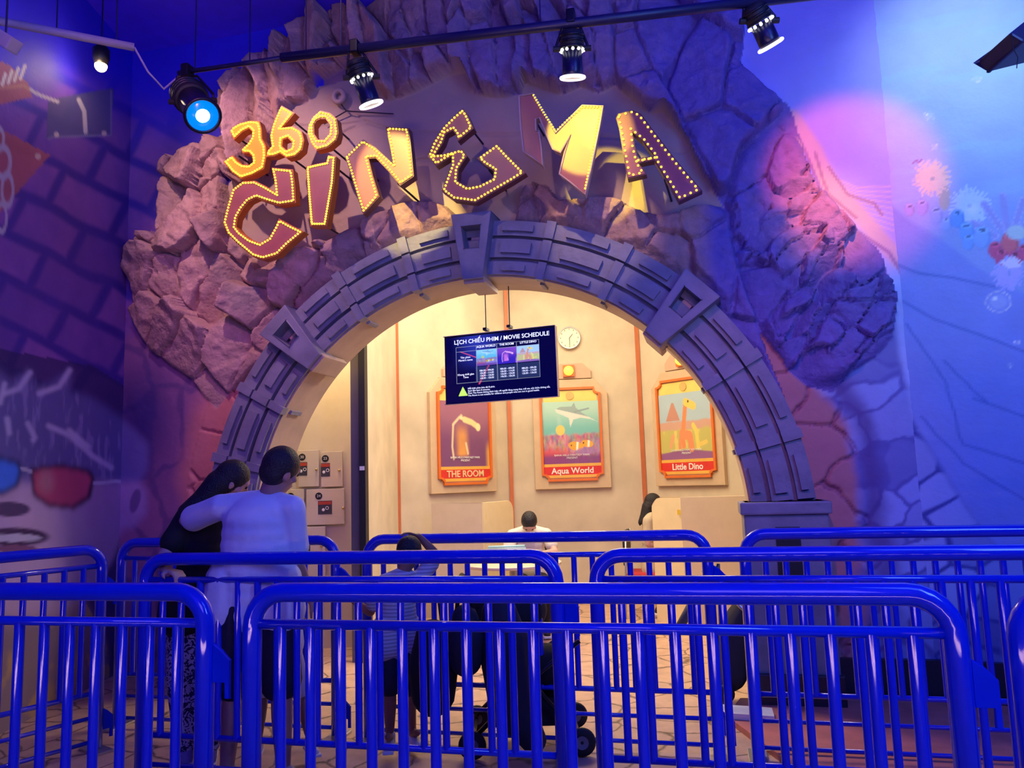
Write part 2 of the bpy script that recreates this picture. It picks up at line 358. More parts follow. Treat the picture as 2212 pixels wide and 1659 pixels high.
eh = inpoly(px+8*(n2-.5), py, [(230, 880), (260, 900), (322, 960), (318, 1010), (300, 1050), (230, 1050)]); ef = inpoly(px, py, [(230, 1040), (300, 1040), (318, 1060), (316, 1110), (290, 1140), (265, 1140), (245, 1200), (230, 1240)])
paint = mix(paint, (.13, .12, .36), np.where(flat, blur(eh, 2), 0)); paint = mix(paint, (.34, .24, .46), np.where(flat, blur(ef, 2), 0)); paint = mix(paint, (.16, .10, .26), np.where(flat, sstep(1.1, .8, ell(px, py, 292, 1082, 11, 28, .25)), 0))
# right of the arch: brick red crazing, then blue painted boulders, then the sea
rr = np.hypot(GX-ACX, np.maximum(GZ-ACZ, 0)); right = flat & (px > 1440) & (py > 380)
paint = mix(paint, (.16, .17, .50), np.where(right, 1, 0))
st = voro(GX+dx_*2, GZ+dz_*2, .27, 1, .8, .5, 29); s3 = T2[st[0]][..., 0]
bw = np.where(right, sstep(.03, .16, st[4]-st[3]), 0); paint = mix(paint, (.13, .13, .42), np.where(right, 1, 0)); paint = mix(paint, (.34, .42, .78), bw*(.6+1.3*s3))
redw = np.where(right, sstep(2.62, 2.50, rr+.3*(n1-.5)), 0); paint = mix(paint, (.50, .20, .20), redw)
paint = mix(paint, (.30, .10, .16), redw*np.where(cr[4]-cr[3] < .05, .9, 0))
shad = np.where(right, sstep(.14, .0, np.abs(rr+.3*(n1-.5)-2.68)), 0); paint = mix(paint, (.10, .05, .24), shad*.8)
sea = np.where(flat, sstep(-8, 14, px-(1700+np.interp(py, [220, 380, 470, 545, 640, 760, 900, 1000, 1100, 1200], [0, 40, 115, 190, 225, 240, 270, 330, 390, 470])+14*(n1-.5))), 0)*np.where(py > 200, 1, 0)
seac = np.array((.40, .48, .80))*(1+.35*(vnoise(GX*.6, GZ*2, 3, 4, 15)[..., None]-.5))
paint = paint*(1-sea[..., None])+seac*sea[..., None]
upr = np.where(flat & (px > 1400) & (py < 560) & (px > 1590+np.clip(py-150, 0, 400)*.75-20), 1., 0.); paint = paint*(1-upr[..., None])+np.array((.38, .38, .80))*upr[..., None]
# sweeping light ribbons of the painted sea bed
for k in range(9):
    ln = [(1720+4*k, 300+6*k), (1790, 380+7*k), (1850, 405+8*k), (1930, 402+12*k)]
    paint = mix(paint, (.75, .62, .45), np.where(px > 1690, sstep(4, 0, seg_d(px, py, ln)), 0)*.5)
for pts, wd, col in (([(1712, 255), (1760, 330), (1800, 410), (1870, 480), (1940, 560)], 26, (.62, .50, .45)), ([(1760, 330), (1790, 420), (1850, 470)], 5, (.33, .2, .3)), ([(1790, 360), (1830, 420), (1890, 440), (1905, 465)], 4, (.33, .2, .3)), ([(1725, 300), (1780, 420), (1850, 500), (1920, 545), (1960, 610)], 6, (.28, .16, .36))):
    paint = mix(paint, col, np.where(flat & (px > 1690), sstep(wd, wd*.4, seg_d(px+6*(n2-.5), py, pts)), 0)*.8)
paint = np.clip(paint, .003, .9)
rockmat = mat('sculpted_rock_plaster', (1, 1, 1), .72, attr=True, var=.16, scale=14, bump=.55, bscale=40)
wallmat = mat('painted_mural_plaster', (1, 1, 1), .62, attr=True, var=.06, scale=5, bump=.12, bscale=30)
cx_ = (GX[:-1, :-1]+GX[1:, 1:])/2; cz_ = (GZ[:-1, :-1]+GZ[1:, 1:])/2
rad = np.hypot(cx_-ACX, np.maximum(cz_-ACZ, 0)); out = rad > RI+.16
def fm(a): return a[:-1, :-1]
f_any = fm(rock)
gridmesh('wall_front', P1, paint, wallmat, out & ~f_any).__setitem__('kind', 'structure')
for nm, mk, lab, cat in (('hanging_rocks', mH, 'row of long dark rock slabs hanging above the cinema sign', 'rock'),
                         ('rock_outcrop', mL, 'pinkish chunky rock outcrop left of the cinema sign', 'rock'),
                         ('rock_ledge', mD, 'low boulder ledge between the letters and the stone arch', 'rock'),
                         ('cracked_rock_slope', mR, 'cracked blue rock slope lit pink at its top, right of the sign', 'rock')):
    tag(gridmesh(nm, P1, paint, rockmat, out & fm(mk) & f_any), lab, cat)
# ------------------------------------------------------------------ right mural wall (turned a little towards the hall)
def wallgrid(o, d, L, H, rs):
    s = np.arange(0, L+rs, rs); z = np.arange(0, H+rs, rs); S, Zz = np.meshgrid(s, z)
    P = np.stack([o[0]+d[0]*S, o[1]+d[1]*S, Zz], -1); return P, S, Zz
ar = R(9); P, S, Zz = wallgrid((1.385, YF), (math.cos(ar), -math.sin(ar)), 2.6, 5.45, .0125)
px, py = project(P); n1 = vnoise(S, Zz, 1.6, 5, 41); n2 = vnoise(S*.5, Zz*2.5, 4, 4, 42)
paint = np.ones(S.shape+(3,))*np.array((.34, .47, .80)); paint = paint*(1+.3*(n1[..., None]-.5))
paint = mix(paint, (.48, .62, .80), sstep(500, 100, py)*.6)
# lighter water swirls
paint = mix(paint, (.40, .62, .88), sstep(.55, .75, n2)*.5)
# sea floor slope
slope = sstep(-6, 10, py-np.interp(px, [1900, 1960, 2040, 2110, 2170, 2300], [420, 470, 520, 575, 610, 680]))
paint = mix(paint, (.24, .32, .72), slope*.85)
for pts in ([(1905, 560), (1985, 590), (2060, 600), (2150, 620)], [(1930, 640), (2020, 690), (2110, 720), (2212, 760)], [(2040, 780), (2090, 830), (2130, 870)], [(1960, 700), (2040, 820), (2080, 960), (2212, 1000)], [(1990, 900), (2080, 1000), (2212, 1080)], [(2100, 860), (2212, 900)]):
    paint = mix(paint, (.08, .16, .50), sstep(5, 0, seg_d(px+10*(n2-.5), py, pts))*.7)
st = voro(S+.15*(n1-.5), Zz, .27, 1, .8, .5, 43); s3 = T2[st[0]][..., 0]
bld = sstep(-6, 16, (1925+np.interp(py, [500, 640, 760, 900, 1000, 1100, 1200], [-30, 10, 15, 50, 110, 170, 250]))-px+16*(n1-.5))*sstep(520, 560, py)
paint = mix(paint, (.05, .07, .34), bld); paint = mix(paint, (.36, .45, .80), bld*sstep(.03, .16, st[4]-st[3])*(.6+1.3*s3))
paint = mix(paint, (.55, .25, .45), sstep(40, 0, px-1905)*sstep(620, 480, py)*sstep(300, 380, py)*.3)  # pink stage light beside the corner, painted into the wall colour
# sea anemones, sponges, corals
def rays(cx, cy, r, n, col, wid, a0=0, a1=360, r0=.15):
    global paint
    for k in range(n):
        a = R(a0+(a1-a0)*(k+.3*random.random())/n); rr_ = r*(.75+.25*random.random()); b = a+.25*(random.random()-.5)
        pts = [(cx+r*r0*math.cos(a), cy-r*r0*math.sin(a)), (cx+rr_*.6*math.cos(a), cy-rr_*.6*math.sin(a)), (cx+rr_*math.cos(b), cy-rr_*math.sin(b))]
        bx = (abs(px-cx) < r*1.2) & (abs(py-cy) < r*1.2)
        paint[bx] = mix(paint[bx], col, sstep(wid, wid*.3, seg_d(px[bx], py[bx], pts)))
def blobp(cx, cy, rx, ry, col, a=0., w=1., soft=.15):
    global paint
    paint = mix(paint, col, sstep(1+soft, 1-soft, ell(px, py, cx, cy, rx, ry, a))*w)
blobp(2040, 425, 13, 30, (.42, .50, .42)); blobp(2014, 385, 36, 24, (.42, .50, .45))
rays(2014, 385, 44, 60, (.72, .70, .52), 2.6)
rays(2095, 445, 46, 80, (.62, .78, .92), 2.2); blobp(2100, 452, 12, 10, (.85, .92, .95), w=.6, soft=.6)
for x, y, a, l in ((2160, 470, -35, 60), (2176, 478, -8, 75), (2192, 470, 18, 60), (2205, 480, 40, 50), (2150, 490, -60, 55)):
    bx = (abs(px-x) < 90); q = seg_d(px, py, [(x, y+20), (x+l*math.sin(R(a)), y+20-l*math.cos(R(a)))])
    paint = mix(paint, (.36, .38, .72), sstep(9, 6, q)); paint = mix(paint, (.55, .55, .85), sstep(2, 0, abs(q-7)))
for x, y, r, c in ((1965, 453, 11, (.45, .42, .78)), (1992, 448, 14, (.42, .42, .80)), (2023, 465, 15, (.30, .45, .85)), (2045, 484, 12, (.28, .48, .86)), (2068, 472, 16, (.16, .40, .88)), (2088, 500, 17, (.20, .45, .88)), (2092, 523, 14, (.22, .46, .88)), (2122, 512, 20, (.26, .48, .86)), (2182, 525, 20, (.80, .16, .18)), (2150, 540, 15, (.72, .10, .22)), (2163, 556, 15, (.72, .10, .22)), (2192, 562, 17, (.70, .10, .22)), (2212, 545, 14, (.72, .10, .22))):
    blobp(x, y, r, r*1.25, tuple(v*.8 for v in c)); blobp(x-r*.15, y+r*.1, r*.78, r*1.0, c); blobp(x, y-r*.75, r*.7, r*.35, tuple(min(1, v*1.25) for v in c)); blobp(x, y-r*.75, r*.4, r*.17, tuple(v*.35 for v in c))
blobp(2196, 502, 22, 16, (.55, .72, .68))
rays(2180, 590, 40, 60, (.55, .50, .86), 2.0); rays(2185, 580, 26, 34, (.88, .80, .90), 2.4, 20, 160)
for x, y, r in ((2157, 652, 27), (2025, 200, 0), (2007, 250, 12), (2020, 318, 7), (2110, 170, 9), (2195, 740, 7), (2182, 788, 7)):
    if r:
        e = ell(px, py, x, y, r, r*.8); paint = mix(paint, (.70, .78, .85), sstep(1.0, .5, e)*.35); paint = mix(paint, (.86, .84, .80), sstep(.12, .0, abs(e-1))*.8); blobp(x-r*.3, y-r*.25, r*.25, r*.18, (1, 1, .95))
paint = mix(paint, (.3, .15, .35), sstep(3, 0, seg_d(px, py, [(1972, 353), (1980, 346), (1984, 352), (1990, 345)])))
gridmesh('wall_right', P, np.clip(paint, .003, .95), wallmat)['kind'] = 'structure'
# ------------------------------------------------------------------ left mural wall
P, S, Zz = wallgrid((-4.76, YF), (.256, -.967), 4.6, 5.45, .014)
px, py = project(P); n1 = vnoise(S, Zz, 1.4, 5, 51); n2 = vnoise(S, Zz, 6, 4, 52)
# coursed stones leaning down to the right
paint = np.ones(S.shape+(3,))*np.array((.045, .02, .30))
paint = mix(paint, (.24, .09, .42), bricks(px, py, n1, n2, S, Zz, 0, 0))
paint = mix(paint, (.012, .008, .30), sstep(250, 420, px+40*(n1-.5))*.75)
paint = mix(paint, (.015, .008, .65), sstep(260, 110, py-.12*px+50*(n1-.5)))  # upper wall fades to deep blue, unlit blue gloom put into the paint
# iron bracket, ring and chain, red frame corner
paint = mix(paint, (.07, .07, .22), np.where(inpoly(px, py, [(105, 215), (245, 190), (240, 290), (100, 300)]), .9, 0)); paint = mix(paint, (.2, .2, .4), sstep(3, 0, seg_d(px, py, [(105, 300), (112, 296), (240, 292), (240, 195)])))
for c in ((122, 291), (225, 288)): paint = mix(paint, (.5, .42, .45), sstep(7, 4, np.hypot(px-c[0], py-c[1])))
paint = mix(paint, (.5, .46, .55), sstep(5, 2, seg_d(px, py, [(0, 190), (50, 185), (85, 205), (125, 220)]))); paint = mix(paint, (.42, .4, .5), sstep(6, 3, seg_d(px, py, [(170, 215), (182, 240), (185, 285)])))
paint = mix(paint, (.45, .12, .12), np.where(inpoly(px, py, [(-60, 270), (15, 285), (108, 335), (0, 460), (-60, 500)]), .85, 0))
paint = mix(paint, (.40, .10, .10), np.where(inpoly(px, py, [(-60, 110), (20, 140), (60, 180), (70, 210), (-60, 240)]), .8, 0))
for k in range(4): paint = mix(paint, (.62, .6, .62), sstep(5, 2, seg_d(px, py, [(12+14*k, 160-6*k), (5+13*k, 182-4*k)])))
for cx, cy, rx, ry in ((6, 350, 16, 32), (16, 410, 12, 34), (-4, 300, 12, 24), (4, 470, 10, 30)):
    e = ell(px, py, cx, cy, rx, ry); paint = mix(paint, (.5, .5, .55), sstep(.35, .1, abs(e-1)))
paint = mix(paint, (.6, .5, .4), sstep(8, 5, np.hypot(px-82, py-338)))
# big painted face with a pair of blue and red glasses
hair = inpoly(px+10*(n2-.5), py+10*(n2-.5), [(-80, 860), (0, 800), (25, 830), (70, 800), (80, 850), (155, 795), (150, 850), (200, 860), (260, 900), (322, 960), (318, 1010), (300, 1040), (-80, 1040)])
face = inpoly(px, py, [(-80, 960), (60, 930), (180, 950), (255, 1000), (318, 1045), (318, 1110), (290, 1140), (265, 1140), (245, 1200), (200, 1270), (120, 1330), (-80, 1360)])
body = inpoly(px, py, [(-80, 1330), (60, 1300), (180, 1290), (235, 1400), (240, 1700), (-80, 1700)])
paint = mix(paint, (.02, .015, .12), np.where(inpoly(px, py, [(-80, 740), (200, 790), (370, 900), (400, 1130), (300, 1500), (-80, 1500)]), .8, 0)*1.)
paint = mix(paint, (.30, .22, .26), blur(body, 3)); paint = mix(paint, (.50, .34, .18), np.where(body, sstep(.5, .7, n2), 0))
paint = mix(paint, (.60, .44, .62), blur(face, 3)); paint = mix(paint, (.34, .23, .46), blur(face, 3)*sstep(120, 260, px+py*.2-200)*.8); paint = mix(paint, (.36, .26, .46), blur(face, 3)*sstep(1010, 960, py)*.8)
for _c in ((110, 1150, 70, 30, (.55, .40, .55)), (20, 960, 60, 22, (.5, .36, .5)), (15, 1075, 18, 30, (.5, .38, .5))): blobp(*_c, w=.6, soft=.9)
paint = mix(paint, (.13, .12, .36), blur(hair, 2)); paint = mix(paint, (.26, .25, .52), blur(hair, 2)*sstep(.55, .75, vnoise(S*3, Zz, 6, 3, 54))*.8)
for pts in ([(150, 800), (128, 835), (85, 850)], [(65, 805), (40, 840), (10, 850)], [(10, 830), (0, 870)], [(60, 915), (75, 945), (72, 950)], [(15, 905), (20, 935)], [(105, 920), (150, 940), (200, 985), (240, 1010)], [(150, 930), (190, 965)], [(20, 1190), (60, 1195)]):
    paint = mix(paint, (.55, .54, .75), sstep(11, 0, seg_d(px, py, pts))*.85)
def shp(poly, col, w=1.):
    global paint
    paint = mix(paint, col, blur(inpoly(px, py, poly), 1)*w)
shp([(-60, 985), (0, 985), (40, 995), (48, 1010), (40, 1050), (10, 1068), (-60, 1070)], (.01, .01, .06)); shp([(-60, 992), (0, 992), (36, 1003), (42, 1015), (34, 1046), (8, 1060), (-60, 1062)], (.04, .22, .85))
shp([(66, 1010), (130, 1003), (190, 1012), (206, 1030), (196, 1078), (160, 1100), (105, 1095), (70, 1070)], (.02, .01, .05)); shp([(72, 1018), (130, 1010), (186, 1020), (198, 1034), (188, 1072), (156, 1092), (108, 1088), (76, 1066)], (.58, .08, .18))
blobp(100, 1040, 16, 24, (.62, .30, .30), w=.7, soft=.7)
paint = mix(paint, (.55, .55, .7), sstep(5, 2, seg_d(px, py, [(204, 1044), (250, 1040), (318, 1046)]))); paint = mix(paint, (.5, .5, .6), sstep(6, 2, seg_d(px, py, [(48, 1012), (66, 1018)])))
blobp(292, 1078, 20, 42, (.15, .09, .2), .25); blobp(290, 1078, 11, 28, (.07, .04, .13), .25)
blobp(20, 1100, 45, 16, (.1, .06, .15)); blobp(30, 1160, 75, 20, (.07, .03, .1)); blobp(30, 1162, 60, 9, (.6, .58, .68)); blobp(30, 1185, 50, 8, (.25, .1, .2))
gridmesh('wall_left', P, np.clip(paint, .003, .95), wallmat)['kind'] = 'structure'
# ------------------------------------------------------------------ floor, ceiling, skirting
def slab(name, poly, z0, z1, m, label=None, cat=None):
    bm = bmesh.new(); prism(bm, poly, (Vector((0, 0, z0)), Vector((1, 0, 0)), Vector((0, 1, 0)), Vector((0, 0, 1))), z1-z0)
    o = fin(bm, name, m)
    if cat: tag(o, label, cat)
    else: o['kind'] = 'structure'
    return o
def stonefloor():
    m = bpy.data.materials.new('stamped_stone_floor'); m.use_nodes = True; N = m.node_tree.nodes; L = m.node_tree.links; b = N['Principled BSDF']
    tc = N.new('ShaderNodeTexCoord'); nz = N.new('ShaderNodeTexNoise'); nz.inputs['Scale'].default_value = 3; nz.inputs['Detail'].default_value = 6; L.new(tc.outputs['Object'], nz.inputs['Vector'])
    ad = N.new('ShaderNodeVectorMath'); ad.operation = 'MULTIPLY_ADD'; ad.inputs[1].default_value = (.22, .22, .22); L.new(nz.outputs['Color'], ad.inputs[0]); L.new(tc.outputs['Object'], ad.inputs[2])
    vo = N.new('ShaderNodeTexVoronoi'); vo.feature = 'DISTANCE_TO_EDGE'; vo.inputs['Scale'].default_value = 2.6; L.new(ad.outputs[0], vo.inputs['Vector'])
    rp = N.new('ShaderNodeValToRGB'); rp.color_ramp.elements[0].position = .0; rp.color_ramp.elements[0].color = (.10, .06, .05, 1); rp.color_ramp.elements[1].position = .035; rp.color_ramp.elements[1].color = (.62, .40, .27, 1)
    L.new(vo.outputs['Distance'], rp.inputs['Fac'])
    n2 = N.new('ShaderNodeTexNoise'); n2.inputs['Scale'].default_value = 9; n2.inputs['Detail'].default_value = 8; L.new(tc.outputs['Object'], n2.inputs['Vector'])
    mr = N.new('ShaderNodeMapRange'); mr.inputs['To Min'].default_value = .65; mr.inputs['To Max'].default_value = 1.35; L.new(n2.outputs['Fac'], mr.inputs['Value'])
    sc_ = N.new('ShaderNodeVectorMath'); sc_.operation = 'SCALE'; L.new(rp.outputs['Color'], sc_.inputs[0]); L.new(mr.outputs[0], sc_.inputs['Scale']); L.new(sc_.outputs[0], b.inputs['Base Color'])
    b.inputs['Roughness'].default_value = .45
    bp = N.new('ShaderNodeBump'); bp.inputs['Strength'].default_value = .5; L.new(rp.outputs['Color'], bp.inputs['Height']); L.new(bp.outputs[0], b.inputs['Normal'])
    return m
slab('floor', [(-6.5, -3.5), (5, -3.5), (5, 11.5), (-6.5, 11.5)], -.12, 0, stonefloor())
slab('ceiling', [(-6.5, .2), (5, .6), (5, 5.95), (-6.5, 5.95)], 5.4, 5.55, mat('midnight_ceiling', (.04, .01, .85), .9))
DSK = mat('black_skirting', (.012, .012, .03), .35)
bm = bmesh.new(); box(bm, ((.80+1.385)/2, YF-.035, .13), (.585, .05, .26)); fin(bm, 'baseboard_front', DSK)['kind'] = 'structure'
bm = bmesh.new(); box(bm, (1.385+.9*math.cos(ar), YF-.9*math.sin(ar)-.03, .13), (1.8, .05, .26), Matrix.Rotation(-ar, 3, 'Z')); fin(bm, 'baseboard_right', DSK)['kind'] = 'structure'
RED = mat('red_brown_step', (.62, .20, .15), .5, var=.25, scale=5, bump=.2)
slab('red_platform', [(.06, 5.05), (.35, 4.30), (.9, 4.05), (3.2, 3.7), (3.2, 5.15), (1.4, 5.52), (.16, 5.44)], 0, .035, RED, 'low red-brown platform on the floor right of the arch, behind the barriers', 'platform')
slab('white_floor_plate', [(.02, 4.98), (.33, 4.95), (.33, 5.12), (.02, 5.16)], .036, .07, WHITEPL, 'small white plate on the floor at the left end of the red platform', 'plate')
# ------------------------------------------------------------------ stone arch
SLATE = mat('carved_grey_stone', (.20, .20, .27), .5, var=.22, scale=6, bump=.18, bscale=25)
SOFF = mat('tan_soffit_plaster', (.46, .34, .27), .6, var=.12, scale=5, bump=.1)
arch = thing('stone_arch', 'great grey carved stone ring arch framing the cinema entrance', 'arch', (ACX, YFRONT, 0))
def P3(r, a, y): return Vector((r*math.cos(a), y, ACZ+r*math.sin(a)))
def ringsec(bm, r0, r1, a0, a1, y0, y1, n=None):
    n = n or max(2, int(abs(a1-a0)/2.5)); rows = []
    for i in range(n+1):
        a = R(a0+(a1-a0)*i/n); rows.append([bm.verts.new(P3(r, a, y)) for r, y in ((r0, y0), (r1, y0), (r1, y1), (r0, y1))])
    for A, B in zip(rows, rows[1:]):
        for k in range(4): bm.faces.new((A[k], A[(k+1) % 4], B[(k+1) % 4], B[k]))
    bm.faces.new(rows[0]); bm.faces.new(rows[-1][::-1])
def col_box(bm, sx, r0, r1, z0, z1, y0, y1):
    box(bm, (sx*(r0+r1)/2, (y0+y1)/2, (z0+z1)/2), (r1-r0, y1-y0, z1-z0))
bm = bmesh.new(); ringsec(bm, RI, RO, 0, 180, .05, .24, 72)
for sx in (1, -1): col_box(bm, sx, RI, RO, 0, ACZ, .05, .24)
fin(bm, 'ring_body', SLATE, arch)
bm = bmesh.new()   # three raised bands with grooves between
for r0, r1 in ((1.855, 1.955), (1.985, 2.125), (2.15, 2.262)): ringsec(bm, r0, r1, 4, 176, 0, .06, 80)
fin(bm, 'raised_band', SLATE, arch)
bm = bmesh.new(); ringsec(bm, RI-.003, RI+.06, 0, 180, .03, .47, 80)
for sx in (1, -1): col_box(bm, sx, RI-.003, RI+.06, 0, ACZ, .03, .47)
fin(bm, 'soffit', SOFF, arch)
for a in (15, 30, 60, 75, 105, 120, 150, 165):
    bm = bmesh.new()
    for r0, r1 in ((1.835, 1.965), (1.98, 2.13), (2.145, 2.275)): ringsec(bm, r0, r1, a-.9, a+.9, -.03, .05, 2)
    ringsec(bm, RI-.022, RI+.01, a-.5, a+.5, .1, .26, 2)
    fin(bm, 'rib', SLATE, arch, bevel=.006)
for b0 in range(0, 12):
    a0 = b0*15; a1 = a0+15
    s = 4.6 if a0 % 45 == 0 else 2.4; e = 4.6 if a1 % 45 == 0 else 2.4
    for (r0, r1), g in (((1.88, 1.925), 1.4), ((2.015, 2.095), .8), ((2.18, 2.228), .9)):
        bm = bmesh.new(); ringsec(bm, r0, r1, a0+s+g, a1-e-g, -.028, .01); fin(bm, 'carved_panel', SLATE, arch, bevel=.005)
SLOT = mat('lit_slot_plaster', (.7, .5, .4), .6)
for a in (45, 90, 135):
    bm = bmesh.new(); t = R(a); er = Vector((math.cos(t), 0, math.sin(t))); et = Vector((-math.sin(t), 0, math.cos(t)))
    o_ = Vector((0, -.12, ACZ))
    outl = [(1.80, -.075), (2.30, -.155), (2.30, .155), (1.80, .075)]; hole = [(2.03, -.055), (2.20, -.075), (2.20, .075), (2.03, .055)]
    prism(bm, outl, (o_, er, et, Vector((0, 1, 0))), .24, [hole]); k = fin(bm, 'keystone', SLATE, arch, bevel=.008)
    bm = bmesh.new(); box(bm, o_+er*2.14+Vector((0, .14, 0)), (.075, .02, .085), Matrix.Rotation(-(t-PI/2), 3, 'Y')); fin(bm, 'slot_panel', SLOT, k)
    bm = bmesh.new(); box(bm, Vector((0, .12, ACZ))+er*1.80, (.16, .40, .05), Matrix.Rotation(-(t-PI/2), 3, 'Y')); fin(bm, 'soffit_block', SOFF, k, bevel=.008)
for sx in (1, -1):
    bm = bmesh.new(); col_box(bm, sx, 1.79, 2.31, 0, ACZ+.14, -.12, .20); k = fin(bm, 'pedestal', SLATE, arch, bevel=.015)
    bm = bmesh.new(); col_box(bm, sx, 1.77, 2.33, ACZ+.06, ACZ+.14, -.15, .2); fin(bm, 'pedestal_cap', SLATE, k, bevel=.012)
    bm = bmesh.new(); col_box(bm, sx, 1.98, 2.13, .75, ACZ-.02, -.128, -.11); fin(bm, 'recess_shade', BLACK, k)  # thin black plate stands in for the shade of a recess
    bm = bmesh.new(); col_box(bm, sx, 1.77, 2.33, 0, .22, -.15, .2); fin(bm, 'plinth', DSK, k, bevel=.01)
# ------------------------------------------------------------------ letters of the sign
FACE_P = mat('plum_sign_face', (.36, .10, .11), .38, var=.2, scale=3)
FACE_O = mat('orange_sign_face', (.92, .45, .03), .38, var=.15, scale=3)
SIDE_O = mat('orange_sign_side', (.62, .17, .02), .4); SIDE_P = mat('dark_plum_side', (.16, .045, .05), .4)
RIM = mat('pale_letter_rim', (.55, .38, .34), .4)
BULB = mat('yellow_bulb_glass', (.9, .7, .1), .3, emit=(1, .78, .06), estr=1.3)
ROD = mat('black_rod', (.02, .015, .03), .5)
bs = bmesh.new(); bmesh.ops.create_icosphere(bs, subdivisions=1, radius=.0095); BM_ = bpy.data.meshes.new('bulb'); bs.to_mesh(BM_); bs.free(); BM_.materials.append(BULB); BM_.shade_smooth()
def z1(pts): return [(350+x/3.687, 150+y/3.687) for x, y in pts]
def z2(pts): return [(900+x/3.16, 150+y/3.16) for x, y in pts]
YL = 5.22
def shrink(poly, d):
    n = len(poly); ar_ = sum(poly[i][0]*poly[(i+1) % n][1]-poly[(i+1) % n][0]*poly[i][1] for i in range(n)); sg = 1 if ar_ > 0 else -1; out = []
    for i in range(n):
        p0, p1, p2 = Vector(poly[i-1]), Vector(poly[i]), Vector(poly[(i+1) % n]); e1 = (p1-p0).normalized(); e2 = (p2-p1).normalized()
        a = Vector((-e1.y, e1.x))*sg; b = Vector((-e2.y, e2.x))*sg; m_ = (a+b); k = max(.35, (1+a.dot(b))/2); m_ = m_.normalized()*d/math.sqrt(k) if m_.length > 1e-4 else a*d
        out.append(p1+m_)
    return out
def letter(name, label, outer, hole, face, side, depth=.075, step=.027, gap=None, bulbs=True, dy=0., rim=None):
    y = YL+dy; w3 = [atY(x, yy, y) for x, yy in outer]; c = sum(w3, Vector())/len(w3)
    t = thing(name, label, 'sign letter', c, group=None)
    fr = (Vector((0, 0, 0)), Vector((1, 0, 0)), Vector((0, 0, 1)), Vector((0, 1, 0)))
    po = [(p.x-c.x, p.z-c.z) for p in w3]; ho = [[(q.x-c.x, q.z-c.z) for q in (atY(x, yy, y) for x, yy in hole)]] if hole else []
    bm = bmesh.new(); prism(bm, po, (Vector((0, .004, 0)), *fr[1:]), depth, ho); fin(bm, 'letter_body', side, t)
    pi = [tuple(v) for v in shrink(po, .007)]; hi = [[tuple(v) for v in shrink(h, -.007)] for h in ho]
    bm = bmesh.new(); prism(bm, pi, fr, .006, hi); fin(bm, 'letter_face', face, t)
    if rim:
        bm = bmesh.new(); tube(bm, [(p[0], -.004, p[1]) for p in po], .0065, 6, True); fin(bm, 'edge_trim', rim, t)
    # bulbs along the outline
    sp = []
    if bulbs:
        loops = [(shrink(po, .017), True)]+[(shrink(h, -.017), True) for h in ho]
        if bulbs is not True:
            loops = [([Vector((atY(x, yy, y).x-c.x, atY(x, yy, y).z-c.z)) for x, yy in bulbs], False)]
        for lp, cl in loops:
            lp = [Vector(v) for v in lp]; n = len(lp); carry = 0
            for i in range(n if cl else n-1):
                a, b = lp[i], lp[(i+1) % n]; L_ = (b-a).length; s = carry
                while s < L_: sp.append(a+(b-a)*(s/L_)); s += step
                carry = s-L_
    for q in sp[:100]:
        o = bpy.data.objects.new('bulb', BM_); COL.objects.link(o); o.parent = t; o.location = (q.x, -.004, q.y)
    if len(sp) > 100:
        bm = bmesh.new()
        for q in sp[100:]:
            v = bmesh.ops.create_icosphere(bm, subdivisions=1, radius=.0095)['verts']; bmesh.ops.translate(bm, verts=v, vec=(q.x, -.004, q.y))
        fin(bm, 'bulb', BULB, t, True)['kind'] = 'stuff'
    # rods to the wall
    mid = [po[0], po[len(po)//2]]
    for q in mid:
        q = Vector(q)*.8
        bm = bmesh.new(); cone(bm, (q.x, depth*.6, q.y), (q.x+.03, YF-y, q.y-.02), .008, seg=8); fin(bm, 'mounting_rod', ROD, t)
    return t
S3 = z1([(540, 490), (565, 455), (620, 425), (700, 405), (775, 410), (792, 470), (795, 550), (825, 605), (830, 690), (810, 790), (720, 840), (625, 870), (555, 820), (520, 775), (485, 735), (560, 680), (600, 730), (640, 755), (690, 760), (722, 735), (715, 690), (690, 665), (640, 665), (630, 635), (680, 590), (712, 540), (715, 492), (690, 470), (640, 495), (570, 560)])
S6 = z1([(950, 285), (1055, 345), (1010, 400), (955, 462), (1040, 450), (1110, 490), (1130, 560), (1115, 640), (1060, 690), (990, 705), (940, 670), (890, 690), (830, 695), (835, 650), (870, 610), (858, 530), (880, 440), (930, 320)])
S6h = z1([(960, 560), (1000, 545), (1035, 580), (1030, 620), (990, 640), (955, 610)])
S0 = z1([(1260, 325), (1340, 345), (1390, 390), (1405, 500), (1390, 560), (1320, 620), (1225, 645), (1185, 590), (1155, 510), (1165, 440), (1200, 375)])
S0h = z1([(1260, 392), (1300, 392), (1335, 440), (1330, 510), (1290, 556), (1240, 556), (1210, 510), (1208, 440), (1230, 405)])
SCc = z1([(870, 780), (1040, 795), (1055, 900), (1065, 1060), (930, 1080), (830, 1050), (750, 1022), (690, 1050), (640, 1110), (600, 1180), (590, 1250), (620, 1290), (700, 1350), (780, 1380), (850, 1340), (900, 1250), (930, 1185), (1030, 1240), (1130, 1290), (1000, 1400), (920, 1480), (800, 1515), (720, 1490), (600, 1390), (520, 1310), (485, 1220), (520, 1080), (560, 950), (640, 890), (740, 885), (830, 930), (905, 980), (890, 880)])
SI = z1([(1320, 680), (1385, 690), (1370, 900), (1310, 1248), (1180, 1248), (1160, 1000), (1145, 770), (1230, 750), (1305, 735)])
SN = z1([(1455, 695), (1600, 555), (1700, 620), (1840, 750), (1815, 620), (1780, 455), (1965, 465), (1985, 640), (2005, 850), (1895, 925), (1810, 820), (1700, 705), (1645, 710), (1680, 850), (1730, 1010), (1600, 1155), (1550, 1000), (1490, 800)])
